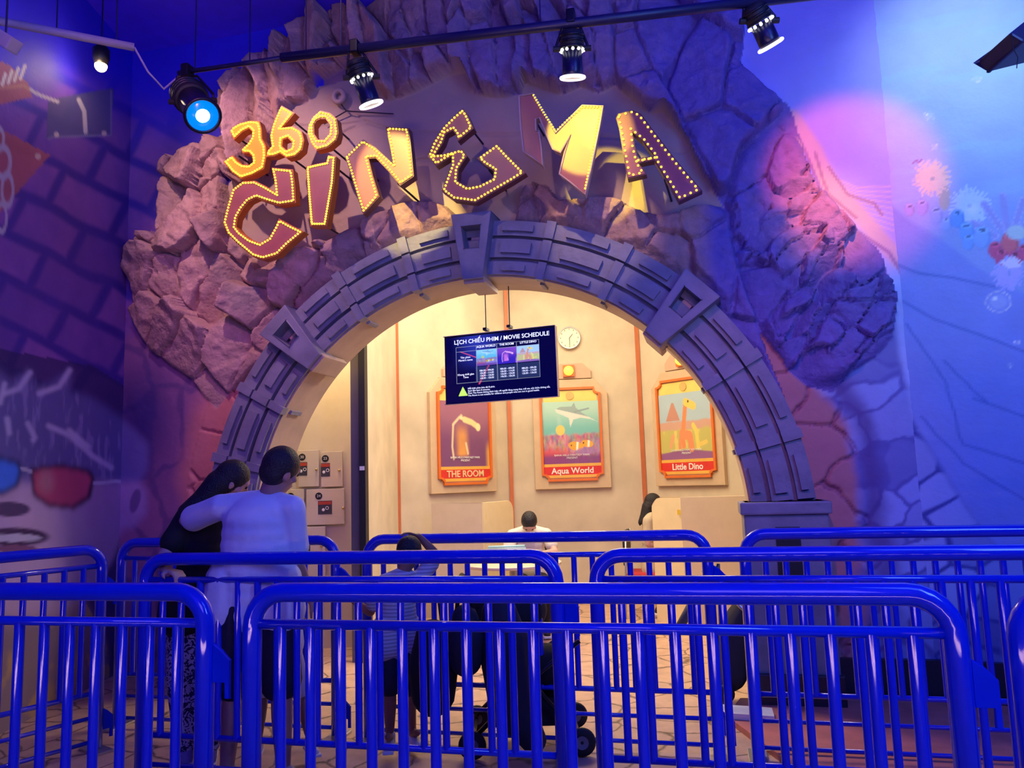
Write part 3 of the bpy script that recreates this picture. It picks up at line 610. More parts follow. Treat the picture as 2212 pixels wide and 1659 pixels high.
SE = z2([(315, 265), (345, 300), (390, 400), (280, 490), (265, 440), (245, 415), (200, 440), (180, 500), (130, 580), (180, 575), (310, 540), (345, 590), (310, 640), (285, 680), (280, 760), (350, 800), (430, 785), (520, 740), (525, 690), (460, 650), (410, 605), (550, 505), (620, 580), (745, 705), (650, 765), (520, 840), (400, 910), (250, 890), (170, 830), (210, 720), (235, 650), (235, 595), (130, 660), (75, 590), (110, 500), (180, 390), (250, 320)])
SM = z2([(700, 185), (795, 165), (870, 300), (950, 435), (1040, 340), (1130, 248), (1272, 252), (1245, 400), (1215, 550), (1180, 720), (1150, 855), (1060, 780), (975, 715), (1010, 570), (1052, 450), (980, 570), (930, 545), (880, 430), (840, 330), (812, 340), (815, 420), (835, 425), (850, 540), (860, 655), (790, 600), (730, 560), (710, 380)])
SMb = z2([(800, 178), (870, 300), (950, 428), (1040, 338), (1133, 258), (1262, 260), (1235, 400), (1205, 550), (1172, 720), (1148, 830)])
SA = z2([(1375, 300), (1470, 275), (1530, 300), (1620, 420), (1750, 590), (1850, 710), (1950, 825), (1790, 900), (1720, 780), (1620, 620), (1520, 640), (1570, 715), (1440, 745), (1410, 580), (1380, 400), (1360, 330)])
SAh = z2([(1475, 430), (1540, 490), (1620, 590), (1510, 605), (1490, 520)])
letter('sign_digit', 'orange bulb-lined digit 3, leftmost of the 360', S3, None, FACE_O, SIDE_O, step=.023)
letter('sign_digit', 'orange bulb-lined digit 6 between the 3 and the 0', S6, S6h, FACE_O, SIDE_O, step=.023)
letter('sign_digit', 'yellowish bulb-lined digit 0 at the end of the 360', S0, S0h, mat('ochre_sign_face', (.62, .34, .06), .4), SIDE_O, step=.024)
letter('sign_letter', 'crooked plum letter C outlined with yellow bulbs, below the 360', SCc, None, FACE_P, SIDE_O, step=.024)
letter('sign_letter', 'narrow plum letter I with yellow bulb outline', SI, None, FACE_P, SIDE_O, step=.02)
letter('sign_letter', 'plum letter N outlined with yellow bulbs, right of the I', SN, None, FACE_P, SIDE_P, step=.026)
letter('sign_letter', 'dark plum angular letter E with yellow bulb outline', SE, None, FACE_P, SIDE_P, step=.027)
letter('sign_letter', 'big letter M, bulbs only along its upper right edges', SM, None, FACE_P, RIM, step=.022, bulbs=SMb, dy=-.06, rim=RIM)
letter('sign_letter', 'dark letter A with wide spaced yellow bulbs, last of the sign', SA, SAh, FACE_P, SIDE_P, step=.042)
# ------------------------------------------------------------------ queue barriers
ZT, ZM, ZB, Z2, Z3 = 1.187, 1.072, .327, .204, .07
TR = .031
def barrier(name, label, a, b, group='blue queue barriers', low=True, nb=None):
    a = Vector((*a, 0)); b = Vector((*b, 0)); d = (b-a); L_ = d.length; rz = math.atan2(d.y, d.x)
    t = thing(name, label, 'barrier', a, rz, group)
    zt = ZT-TR; rc = .11
    pts = [(TR, 0, .02), (TR, 0, zt-rc)]+[(TR+rc-rc*math.cos(R(k*15)), 0, zt-rc+rc*math.sin(R(k*15))) for k in range(1, 7)]
    pts += [(L_-p[0], 0, p[2]) for p in reversed(pts)]
    bm = bmesh.new(); tube(bm, pts, TR, 16); fin(bm, 'frame_tube', BLUE, t, True)
    for nm, z, r in (('upper_rail', ZM-.016, .016), ('lower_rail', ZB, .015))+((('floor_rail', Z2-.012, .012), ('floor_rail', Z3-.012, .012)) if low else ()):
        bm = bmesh.new(); cone(bm, (TR*1.6, 0, z), (L_-TR*1.6, 0, z), r, seg=12); fin(bm, nm, BLUE, t, True)
    n = nb or max(2, round((L_-2*TR)/.1045)-1); bme = None
    for k in range(n):
        x = TR+(L_-2*TR)*(k+1)/(n+1)
        if bme is None:
            bm = bmesh.new(); cone(bm, (0, 0, ZB), (0, 0, ZM-.02), .0165, seg=14, caps=False); o = fin(bm, 'bar', BLUE, t, True); bme = o.data
        else:
            o = bpy.data.objects.new('bar', bme); COL.objects.link(o); o.parent = t
        o.location = (x, 0, 0)
    for x in (TR, L_-TR):
        bm = bmesh.new(); box(bm, (x, 0, .008), (.10, .22, .016)); fin(bm, 'foot_plate', STEEL, t, bevel=.004)
    for z in (.92, .16):
        bm = bmesh.new(); prism(bm, [(L_, z-.05), (L_+.045, z-.05), (L_+.045, z-.10), (L_+.06, z-.10), (L_+.06, z+.02), (L_+.03, z+.05), (L_, z+.07)], (Vector((0, -.006, 0)), Vector((1, 0, 0)), Vector((0, 0, 1)), Vector((0, 1, 0))), .012)
        fin(bm, 'coupling_hook', HOOKM, t, bevel=.002)
    return t
YA, YB, YC = 2.324, 3.39, 4.442
barrier('queue_barrier', 'blue metal barrier in the nearest row, left of the widest one', (-3.66, YA), (-1.585, YA))
barrier('queue_barrier', 'widest nearest blue barrier in the centre of the picture', (-1.475, YA), (.655, YA))
barrier('queue_barrier', 'nearest-row blue barrier cut off at the right edge', (.745, YA), (2.85, YA))
barrier('queue_barrier', 'middle-row blue barrier the couple leans on', (-2.73, YB), (-.605, YB))
barrier('queue_barrier', 'middle-row blue barrier in front of the arch pedestal', (-.495, YB), (1.63, YB))
barrier('queue_barrier', 'back-row blue barrier behind the couple, before the lockers', (-3.75, YC), (-2.165, YC))
barrier('queue_barrier', 'back-row blue barrier before the posters', (-2.02, YC), (.035, YC))
barrier('queue_barrier', 'back-row blue barrier before the rock mural', (.17, YC), (2.3, YC))
barrier('queue_barrier', 'blue barrier running along the left mural wall', (-4.02, 2.83), (-3.5, 4.06))
# ------------------------------------------------------------------ foyer behind the arch: an octagonal room
H3 = Vector((float(HF[0]), float(HF[1]), 0)); R3 = Vector((math.cos(YAW), math.sin(YAW), 0))
def cf(X, D): return R3*X+H3*D
CREW = mat('mottled_cream_wall', (.63, .54, .40), .6, var=.16, scale=2.6, bump=.08)
STRIP = mat('orange_brown_strip', (.55, .16, .06), .5)
Lp = 1.6; pa = [cf(.035, 9.55)]
corners = [cf(.0, 9.55), None]
c1 = Vector(cf(-.045, 9.55)); ang0 = R(-5)   # mid panel direction in (X, D)
def stepc(p, deg, L_): return (p[0]+L_*math.cos(R(deg)), p[1]+L_*math.sin(R(deg)))
m0 = (-.045, 9.58); m1 = stepc(m0, -5, 1.60); l0 = stepc(m0, 180+41, 1.62); k0 = stepc(l0, 180+88.5, 1.60); r1 = stepc(m1, -51, 1.62); q1 = stepc(r1, -95, 2.0)
segs = [('wall_octagon_left_side', k0, l0), ('wall_octagon_left', l0, m0), ('wall_octagon_back', m0, m1), ('wall_octagon_right', m1, r1), ('wall_octagon_right_side', r1, q1)]
PAN = {}
for nm, a, b in segs:
    A = cf(*a); B = cf(*b); U = (B-A).normalized(); Nn = Vector((U.y, -U.x, 0))
    if Nn.dot(-H3) < -.5: Nn = -Nn
    PAN[nm] = (A, U, Nn, (B-A).length)
    bm = bmesh.new(); out_ = -Nn*.1
    v = [A, B, B+out_, A+out_]; lo = [bm.verts.new(q) for q in v]; hi = [bm.verts.new(q+Vector((0, 0, 4.3))) for q in v]
    for i in range(4): bm.faces.new((lo[i], lo[(i+1) % 4], hi[(i+1) % 4], hi[i]))
    bm.faces.new(lo[::-1]); bm.faces.new(hi); fin(bm, nm, CREW)['kind'] = 'structure'
for i, p in enumerate((l0, m0, m1, r1)):
    q = cf(*p)-H3*.02
    bm = bmesh.new(); box(bm, q+Vector((0, 0, 2.15)), (.045, .05, 4.3), Matrix.Rotation(YAW, 3, 'Z')); fin(bm, 'trim_%d' % (i+1), STRIP)['kind'] = 'structure'
slab('ceiling_foyer', [(-6.3, 5.75), (2.9, 5.75), (2.9, 10.6), (-6.3, 10.6)], 4.15, 4.25, CREW)
bm = bmesh.new(); box(bm, (-5.6, 7.6, 2.1), (.1, 3.8, 4.2)); fin(bm, 'wall_foyer_left', CREW)['kind'] = 'structure'
bm = bmesh.new(); box(bm, (1.9, 7.2, 2.1), (.1, 3.0, 4.2)); fin(bm, 'wall_foyer_right', CREW)['kind'] = 'structure'
# lintel behind the facade so that the foyer is closed above the arch
def archwall(name, y0, y1, x0, x1, ztop, rr_):
    bm = bmesh.new(); pts = [(x0, 0), (ACX-rr_, 0)]+[(ACX+rr_*math.cos(R(180-k*5)), ACZ+rr_*math.sin(R(180-k*5))) for k in range(37)]+[(ACX+rr_, 0), (x1, 0), (x1, ztop), (x0, ztop)]
    prism(bm, pts, (Vector((0, y0, 0)), Vector((1, 0, 0)), Vector((0, 0, 1)), Vector((0, 1, 0))), y1-y0); fin(bm, name, CREW)['kind'] = 'structure'
archwall('wall_foyer_front', 5.86, 5.93, -5.6, 1.9, 4.25, RI+.05)
# locker wall at the left with a dark sliding door frame
LD = 7.35
lw = thing('locker_cabinet', 'cream wall of numbered visitor lockers left in the foyer', 'locker', atD(700, 1100, LD))
fr0 = atD(700, 1100, LD)
mrot = Matrix.Rotation(YAW, 3, 'Z')
def LP(x, y): q = atD(x, y, LD); dq = q-fr0; return dq.dot(R3), dq.z
bm = bmesh.new(); w0 = LP(560, 1100)[0]; w1 = LP(766, 1100)[0]
box(bm, R3*((w0+w1)/2)+H3*.3+Vector((0, 0, 2.1-fr0.z)), (w1-w0, .55, 4.2), mrot); fin(bm, 'carcass', CREAM, lw)
LABEL = mat('dark_notice', (.05, .05, .07), .5); REDM = mat('red_notice', (.5, .06, .03), .5); WM = mat('white_print', (.85, .85, .85), .5); KM = mat('brass_knob', (.6, .42, .15), .3, .8)
BLKP = mat('black_print', (.01, .01, .01), .5)
def locker(x0, y0, x1, y1, num, notice):
    a = LP(x0, y0); b = LP(x1, y1); u0, v0, u1, v1 = a[0], b[1], b[0], a[1]
    def at(u, v, w): return R3*u+Vector((0, 0, v))-H3*w
    bm = bmesh.new(); box(bm, at((u0+u1)/2, (v0+v1)/2, -.012+.03), (u1-u0-.012, .03, v1-v0-.012), mrot); d = fin(bm, 'locker_door', CREAM, lw, bevel=.004)
    bm = bmesh.new(); cu = u0+(u1-u0)*.5-.06; cone(bm, at(cu, v1-.07, .033), at(cu, v1-.07, .036), .033, seg=20); fin(bm, 'number_disc', BLKP, d)
    fr = (at(cu, v1-.07, .037), R3, Vector((0, 0, 1)), -H3)
    text('locker_number', num, fr, .036, WM, d)
    if notice:
        nx, ny = LP(*notice); bm = bmesh.new(); box(bm, at(nx, ny, .034), (.085 if x1-x0 < 60 else .13, .003, .125), mrot); nt_ = fin(bm, 'notice', LABEL, d)
        bm = bmesh.new(); box(bm, at(nx, ny+.042, .0365), (.08 if x1-x0 < 60 else .12, .002, .03), mrot); fin(bm, 'notice_band', REDM, nt_)
        bm = bmesh.new(); sphere(bm, at(nx-.015, ny-.02, .037), (.014, .002, .014), mrot); tube(bm, [at(nx+.02+.014*math.cos(R(k*40)), ny-.005+.014*math.sin(R(k*40)), .037) for k in range(9)], .003, 6, True); fin(bm, 'notice_symbol', WM, nt_)
        kx = nx+.13 if x1-x0 < 60 else nx+.17
        bm = bmesh.new(); sphere(bm, at(kx, ny-.01, .045), .012); fin(bm, 'knob', KM, d, True)
locker(645, 972, 692, 1052, '30', (656, 1013)); locker(694, 975, 743, 1052, '23', (705, 1015)); locker(628, 1056, 660, 1133, '17', None); locker(662, 1056, 747, 1133, '24', (704, 1096))
locker(640, 1137, 706, 1205, '22', (657, 1178)); locker(640, 1208, 706, 1262, '18', None)
A2 = atD(779, 1000, 6.82)
dfr = thing('sliding_door_frame', 'dark grey tall door frame between the lockers and the cream wall', 'door frame', (A2.x, A2.y, 0))
bm = bmesh.new(); box(bm, -R3*.035+Vector((0, 0, 2.07)), (.075, .12, 4.14), mrot); fin(bm, 'outer_jamb', mat('grey_jamb', (.14, .12, .13), .4), dfr)
bm = bmesh.new(); box(bm, R3*.03-H3*.02+Vector((0, 0, 2.07)), (.055, .14, 4.14), mrot); fin(bm, 'black_channel', BLACK, dfr)
bm = bmesh.new(); box(bm, R3*.03-H3*.095+Vector((0, 0, 1.62)), (.04, .01, .035), mrot); fin(bm, 'white_sticker', WHITEPL, dfr)
# ------------------------------------------------------------------ posters
GOLD = mat('gold_band', (.85, .50, .10), .4, .2); REDB = mat('red_title_band', (.68, .035, .03), .45); ORG = mat('orange_frame_paint', (.72, .17, .03), .4)
PIC = mat('poster_print', (1, 1, 1), .35, attr=True, var=.02)
def poster(pan, uc, zb, w, h, label, painter, title, tcol, lamp_on=False, lampglow=None):
    A, U, Nn, L_ = PAN[pan]; Z = Vector((0, 0, 1)); base = A+U*uc
    t = thing('poster_frame', label, 'poster', Vector((base.x, base.y, zb)))
    W2 = w/2+.085; fr = lambda d: (Nn*d, U, Z, Nn)
    bm = bmesh.new(); prism(bm, [(-W2, -.09), (W2, -.09), (W2, h*.93), (W2-.16, h+.10), (-W2+.16, h+.10), (-W2, h*.93)], fr(.005), .05); fin(bm, 'backboard', mat('tan_board', (.62, .46, .30), .5, var=.08), t, bevel=.006)
    bm = bmesh.new(); prism(bm, [(-.27, h+.11), (.27, h+.11), (.27, h+.20), (.17, h+.30), (-.17, h+.30), (-.27, h+.20)], fr(.005), .04); fin(bm, 'crown_board', mat('tan_board2', (.60, .40, .28), .5), t, bevel=.006)
    bm = bmesh.new(); box(bm, Z*(h+.205)+Nn*.06, (.14, .05, .14), Matrix.Rotation(math.atan2(U.y, U.x), 3, 'Z')); hs = fin(bm, 'lamp_housing', ORG, t)
    bm = bmesh.new(); sphere(bm, Z*(h+.205)+Nn*.085, .06); fin(bm, 'lamp_globe', mat('amber_globe', (.9, .6, .1), .3, emit=(1, .55, .05), estr=2.0), hs, True)
    c = .075
    def notch(W_, H0, H1, e=0):
        k = c-e*.4
        return [(-W_+k, H0), (W_-k, H0), (W_-k, H0+k*.5), (W_-k*.55, H0+k*.9), (W_, H0+k), (W_, H1-k), (W_-k*.55, H1-k*.9), (W_-k, H1-k*.5), (W_-k, H1), (-W_+k, H1), (-W_+k, H1-k*.5), (-W_+k*.55, H1-k*.9), (-W_, H1-k), (-W_, H0+k), (-W_+k*.55, H0+k*.9), (-W_+k, H0+k*.5)]
    bm = bmesh.new(); prism(bm, notch(w/2, 0, h), fr(.055), .03, [notch(w/2-.028, .028, h-.028, .03)]); fin(bm, 'orange_frame', ORG, t)
    pw = w/2-.02
    ny, nx = 150, 96; uu_, vv_ = np.meshgrid(np.linspace(-1, 1, nx), np.linspace(0, 1, ny)); y0, y1 = .24*h/1.3, h-.17
    Pg = np.array(Nn*.062)+uu_[..., None]*np.array(U)*(pw-.01)+(y0+(y1-y0)*vv_)[..., None]*np.array(Z)
    gridmesh('picture', Pg, np.clip(painter(uu_, vv_), 0, 1), PIC, None, t)
    for z0_, z1_, m_ in ((.04, .075, GOLD), (.075, .20*h/1.3, REDB), (.20*h/1.3, .24*h/1.3, GOLD)):
        bm = bmesh.new(); box(bm, Z*(z0_+z1_)/2+Nn*.062, ((pw-.03 if z0_ < .05 else pw)*2, .006, z1_-z0_), Matrix.Rotation(math.atan2(U.y, U.x), 3, 'Z')); fin(bm, 'title_band', m_, t)
    bm = bmesh.new(); box(bm, Z*(h-.105)+Nn*.06, (pw*2-.05, .006, .13), Matrix.Rotation(math.atan2(U.y, U.x), 3, 'Z')); fin(bm, 'header_band', mat('yellow_header', (.85, .66, .18), .4), t)
    bm = bmesh.new(); cone(bm, Z*(h-.10)+Nn*.064, Z*(h-.10)+Nn*.072, .05, seg=24); fin(bm, 'round_emblem', mat('emblem', (.75, .45, .15), .4), t)
    text('title', title, (Z*(.14*h/1.3)+Nn*.067, U, Z, Nn), .105 if len(title) < 9 else .10, tcol, t, bold=.002)
    text('small_print', 'BANA HILLS FANTASY PARK\nPRESENT', (Z*(y0+.085)+Nn*.068, U, Z, Nn), .034, WM, t)
    return t
def p_room(u, v):
    n = vnoise(u, v, 2, 4, 61); c = np.ones(u.shape+(3,))*np.array((.20, .07, .20)); c = mix(c, (.42, .18, .25), sstep(.3, .9, v)*.7+.3*(n-.5))
    fl = sstep(.30, .0, abs(u+.1)-.12*(n))*sstep(.72, .45, v)*sstep(.12, .2, v); c = mix(c, (.85, .40, .08), fl*(.5+n)*.8)
    for pts in ([(-.45, .62), (-.5, .3), (-.45, .12)], [(-.45, .64), (-.2, .75), (0, .72), (.2, .70)], [(.05, .35), (.12, .2)]): c = mix(c, (.9, .75, .45), sstep(.06, .01, seg_d(u, v*1.6, [(a, b*1.6) for a, b in pts]))*.8)
    c = mix(c, (.85, .70, .35), sstep(.10, .05, seg_d(u, v*1.6, [(0, .72*1.6), (.3, .68*1.6), (.52, .62*1.6)]))); c = mix(c, (.95, .8, .45), sstep(.12, .07, np.hypot(u-.56, (v-.605)*1.6)))
    c = mix(c, (.95, .85, .5), sstep(.09, .03, np.hypot(u+.12, (v-.76)*1.6))*.7); return mix(c, (.9, .5, .08), sstep(.8, 1, u)*sstep(.45, .2, v)*.8)
def p_aqua(u, v):
    n = vnoise(u, v, 5, 4, 62); w = v*1.45; c = np.ones(u.shape+(3,))*np.array((.18, .52, .50)); c = mix(c, (.42, .68, .58), sstep(.5, .95, v)); c = mix(c, (.62, .78, .72), sstep(.55, .75, vnoise(u, v, 2, 3, 66))*.4)
    sh = inpoly(u, w, [(-.55, 1.27), (-.35, 1.33), (.05, 1.33), (.14, 1.42), (.2, 1.30), (.45, 1.15), (.95, .95), (.7, 1.02), (.35, 1.06), (.1, 1.02), (-.02, .84), (-.06, 1.06), (-.3, 1.14), (-.5, 1.2)])
    c = mix(c, (.30, .42, .42), np.where(sh, 1., 0)); c = mix(c, (.72, .78, .72), np.where(sh & (w < 1.19-.18*u), .9, 0)); c = mix(c, (.25, .36, .38), sstep(.03, .01, seg_d(u, w, [(.15, 1.2), (.65, 1.27)])))
    cor = sstep(.50, .44, v+.08*(n-.5)); cc = np.stack([.45+.5*(vnoise(u, v, 12, 2, 63)-.5), .16+.4*(vnoise(u, v, 14, 2, 64)-.3), .30+.4*(vnoise(u, v, 11, 2, 65)-.5)], -1); c = c*(1-cor[..., None])+cc*cor[..., None]
    c = mix(c, (.65, .10, .12), cor*sstep(.3, .15, v)*sstep(.3, -.6, u)); c = mix(c, (.22, .06, .25), sstep(.2, .08, v)*.9)
    c = mix(c, (.80, .62, .16), sstep(1.1, .9, ell(u, w, -.38, .78, .16, .12))); 
    for cx, cy, s in ((.15, .40, 1), (.55, .45, .8)):
        c = mix(c, (.92, .40, .04), sstep(1.1, .95, ell(u, w, cx, cy, .26*s, .10*s, -.1))); c = mix(c, (.95, .95, .9), sstep(.05, .02, abs(u-cx-.05-.15*(w-cy)))*(ell(u, w, cx, cy, .26*s, .10*s) < 1)); c = mix(c, (.02, .02, .05), sstep(.03, .015, np.hypot(u-cx+.16*s, w-cy-.02)))
    return mix(c, (.35, .2, .5), sstep(1.2, .9, ell(u, w, .5, .28, .35, .08))*.7)
def p_dino(u, v):
    n = vnoise(u, v, 5, 4, 67); w = v*1.45; c = np.ones(u.shape+(3,))*np.array((.42, .58, .68)); c = mix(c, (.9, .85, .7), sstep(.52, .68, vnoise(u, v, 2.5, 3, 68))*.8)
    c = mix(c, (.62, .38, .30), sstep(.62, .58, v+.05*n)); c = mix(c, (.55, .52, .16), sstep(.48, .42, v+.08*(n-.5))); c = mix(c, (.75, .62, .2), sstep(.45, .42, v)*sstep(.5, .7, n)); c = mix(c, (.30, .12, .30), sstep(.16, .13, v+.05*abs(u)))
    c = mix(c, (.55, .28, .22), np.where(inpoly(u, w, [(-.75, .85), (-.5, 1.25), (-.42, 1.25), (-.2, .85)]), 1., 0))
    for pts, wd, cl in (([(-.1, .30), (-.12, .5), (-.05, .8), (.05, 1.22)], .085, (.78, .28, .12)), ([(.05, 1.24), (.35, 1.14)], .10, (.88, .62, .15)), ([(-.15, .55), (.15, .5), (.2, .25)], .12, (.78, .30, .14)), ([(-.2, .5), (-.25, .25)], .06, (.75, .3, .14)), ([(.45, .25), (.40, .6), (.3, .72)], .07, (.85, .65, .15)), ([(.5, .3), (.75, .35)], .05, (.85, .6, .15)), ([(-.6, .3), (-.5, .5)], .07, (.75, .4, .2))): c = mix(c, cl, sstep(wd, wd*.8, seg_d(u, w, pts)))
    c = mix(c, (.05, .03, .02), sstep(.04, .02, np.hypot(u-.15, w-1.25))); return c
TW = mat('title_gold', (.85, .62, .35), .4); TWH = mat('title_white', (.85, .85, .82), .4)
def upos(pan, x, y):
    A, U, Nn, L_ = PAN[pan]; d = Vector(ray(x, y)); d2 = Vector((d.x, d.y, 0)); k = (A.dot(Nn))/(d2.dot(Nn)); q = d2*k; return (q-A).dot(U), CAMH+d.z*k
def place(pan, xl, xr, yb, yt, **kw):
    ul, zb = upos(pan, xl, yb); ur, _ = upos(pan, xr, yb); _, zt = upos(pan, (xl+xr)/2, yt); return ul, ur, zb, zt
u0, u1, zb, zt = place('wall_octagon_back', 1172, 1305, 1041, 838); print('mid', u0, u1, zb, zt)
hp = zt-zb
poster('wall_octagon_back', (u0+u1)/2, zb, u1-u0, hp, 'framed underwater film poster with a shark, below the wall clock', p_aqua, 'Aqua World', TWH)
u0, u1, z_, _ = place('wall_octagon_left', 948, 1048, 1048, 838); print('left', u0, u1, z_)
poster('wall_octagon_left', (u0+u1)/2, zb, .78, hp, 'purple film poster partly hidden behind the hanging screen', p_room, 'THE ROOM', TW)
u0, u1, z_, _ = place('wall_octagon_right', 1440, 1553, 1036, 820); print('right', u0, u1, z_)
poster('wall_octagon_right', (u0+u1)/2, zb, .80, hp, 'film poster with a long-necked dinosaur, beside the arch edge', p_dino, 'Little Dino', TWH)
# wall clock
A, U, Nn, L_ = PAN['wall_octagon_back']; uc, zc = upos('wall_octagon_back', 1230, 731)
ck_ = thing('wall_clock', 'round white wall clock with steel rim above the shark poster', 'clock', A+U*uc+Vector((0, 0, zc)))
rq = Matrix(((U.x, 0, Nn.x), (U.y, 0, Nn.y), (0, 1, 0))).to_3x3()
bm = bmesh.new(); lathe(bm, [(.135, 0), (.142, .02), (.142, .045), (.128, .05), (.126, .035)], 32, mtx=rq); fin(bm, 'clock_case', STEEL, ck_, True)
bm = bmesh.new(); lathe(bm, [(.0, .036), (.127, .036), (.127, .038), (0, .0385)], 32, mtx=rq); fin(bm, 'dial', mat('clock_dial', (.85, .82, .62), .4), ck_)
bm = bmesh.new()
for k in range(12):
    a = R(k*30); q = Vector((math.sin(a)*.108, math.cos(a)*.108, .041)); box(bm, rq@q, (.006, .002, .018), rq@Matrix.Rotation(-a, 3, 'Z')@rq.transposed() if False else None)
fin(bm, 'hour_marks', BLKP, ck_)
for a, l, nm in ((R(180), .095, 'minute_hand'), (R(42), .065, 'hour_hand')):
    bm = bmesh.new(); cone(bm, rq@Vector((0, 0, .045)), rq@Vector((math.sin(a)*l, math.cos(a)*l, .045)), .0035, .002, 6); fin(bm, nm, BLKP, ck_)
# ------------------------------------------------------------------ hanging screen
TL, TRr, BL, BR = atD(957, 730, 6.12), atD(1198, 703, 5.83), atD(965, 874, 6.10), atD(1208, 857, 5.81)
tc_ = (TL+TRr+BL+BR)/4; U = ((TRr-TL)+(BR-BL)).normalized(); V = ((TL-BL)+(TRr-BR)); V = (V-U*V.dot(U)).normalized(); Nn = U.cross(V)
tw = ((TRr-TL).length+(BR-BL).length)/2; th = ((TL-BL).length+(TRr-BR).length)/2
tv = thing('hanging_screen', 'flat screen showing the film timetable, hung from the arch on two cables', 'screen', tc_)
rqs = Matrix((U, V, Nn)).transposed()
bm = bmesh.new(); box(bm, -Nn*.022, (tw, th, .04), rqs); fin(bm, 'housing', mat('black_plastic_gloss', (.01, .01, .014), .3), tv, bevel=.004)
bm = bmesh.new(); box(bm, V*th/2+Nn*.0, (tw, .004, .044), rqs); box(bm, U*tw/2, (.004, th, .044), rqs); box(bm, -V*th/2, (tw, .004, .044), rqs); fin(bm, 'silver_edge', STEEL, tv)
ny, nx = 170, 300; uu_, vv_ = np.meshgrid(np.linspace(-.5, .5, nx), np.linspace(-.5, .5, ny)); asp = tw/th
c = np.ones(uu_.shape+(3,))*np.array((.0, .0, .035)); n_ = vnoise(uu_*3, vv_*2, 3, 4, 71)
c = mix(c, (.02, .03, .35), sstep(.25, .0, abs(uu_+.22))*sstep(-.1, .2, vv_)*.6+sstep(.3, .0, np.hypot(uu_+.15, vv_-.38))*.4)
c = mix(c, (.7, .08, .2), sstep(.008, .001, seg_d(uu_, vv_, [(-.36, .27), (-.18, .14)]))); c = mix(c, (.6, .05, .15), sstep(.012, .002, seg_d(uu_, vv_, [(-.10, .02), (-.19, -.24)])))
c = mix(c, (.03, .05, .16), np.where((uu_ > -.22) & (uu_ < .36) & (vv_ < .02) & (vv_ > -.2), .5, 0))
def cell(x0, x1, y0, y1, fn):
    global c
    u = (uu_-x0)/(x1-x0); v = (vv_-y0)/(y1-y0); k = (u >= 0) & (u <= 1) & (v >= 0) & (v <= 1)
    f = fn(u*2-1, v); c = np.where(k[..., None], f, c)
cell(-.21, -.02, .03, .27, lambda u, v: p_aqua(u, v)*np.array((.5, .8, 1.5)))
cell(-.02, .16, .03, .27, lambda u, v: np.stack([p_room(u, v)[..., 0]*.9-.15, p_room(u, v)[..., 1]*.5-.02, .35+p_room(u, v)[..., 0]*.5], -1).clip(0, 1))
cell(.16, .36, .03, .27, lambda u, v: p_dino(u, v)*np.array((.75, .9, 1.5)))
for x0, y0, x1, y1 in ((-.40, .34, .36, .34), (-.40, .27, .36, .27), (-.40, .0, .36, .0), (-.40, -.21, .36, -.21), (-.40, .34, -.40, -.21), (-.21, .34, -.21, -.21), (-.02, .34, -.02, -.21), (.16, .34, .16, -.21), (.36, .34, .36, -.21)):
    c = mix(c, (.35, .38, .5), sstep(.003, .001, seg_d(uu_, vv_, [(x0, y0), (x1, y1)]))*.7)
tri = inpoly(uu_, vv_, [(-.385, -.40), (-.30, -.40), (-.345, -.26)]); c = mix(c, (.55, .9, .15), np.where(tri, 1., 0))
Pg = np.array(Nn*.001)+uu_[..., None]*np.array(U)*(tw-.02)+vv_[..., None]*np.array(V)*(th-.02)
gridmesh('display', Pg, np.clip(c, 0, 1), mat('lit_display', (0, 0, 0), .15, attr=True, emit='attr', estr=1.25), None, tv)
EW = mat('lit_white_text', (1, 1, 1), .5, emit=(.85, .9, 1), estr=1.1)
def TT(nm, s, u, v, size, align='CENTER', bold=0.): text(nm, s, (U*u*tw+V*v*th+Nn*.004, U, V, Nn), size, EW, tv, align, .0005, bold)
TT('heading', 'LỊCH CHIẾU PHIM / MOVIE SCHEDULE', .02, .40, .046, bold=.0006)
for s, u in (('AQUA WORLD', -.115), ('THE ROOM', .07), ('LITTLE DINO', .26)): TT('column_title', s, u, .305, .023, bold=.0003)
TT('row_title', 'Tên phim\nMovie\'s name', -.305, .15, .022); TT('row_title', 'Khung thời gian\nTime', -.305, -.10, .022)
for u, n in ((-.115, 4), (.07, 4), (.26, 3)):
    TT('show_times', '\n'.join(['%02dh30 - %02dh30' % (8+2*k, 9+2*k) for k in range(n)]), u, -.10, .020)
TT('note_text', 'Mỗi lượt phim kéo dài 8 phút.\nEach film lasts 8 minutes.\nPhim The Room không thích hợp với người đang mang thai, trẻ em, sức khỏe không tốt.\nThe Room is not suitable for children and people who are not in good health.', -.29, -.34, .0185, 'LEFT')
for xx, yt, yb in ((1050, 604, 712), (1101, 604, 706)):
    a = atD(xx, yb, 5.95); hook = Vector((a.x, a.y, ACZ+math.sqrt(RI**2-(a.x-ACX)**2)-.0))
    b0 = a-tc_; b1 = hook-tc_
    bm = bmesh.new(); cone(bm, b0, b1, .004, seg=6); fin(bm, 'cable', BLACK, tv)
    bm = bmesh.new(); box(bm, b0-Vector((0, 0, .0)), (.03, .02, .07), rqs); fin(bm, 'hanger_bracket', BLACK, tv)
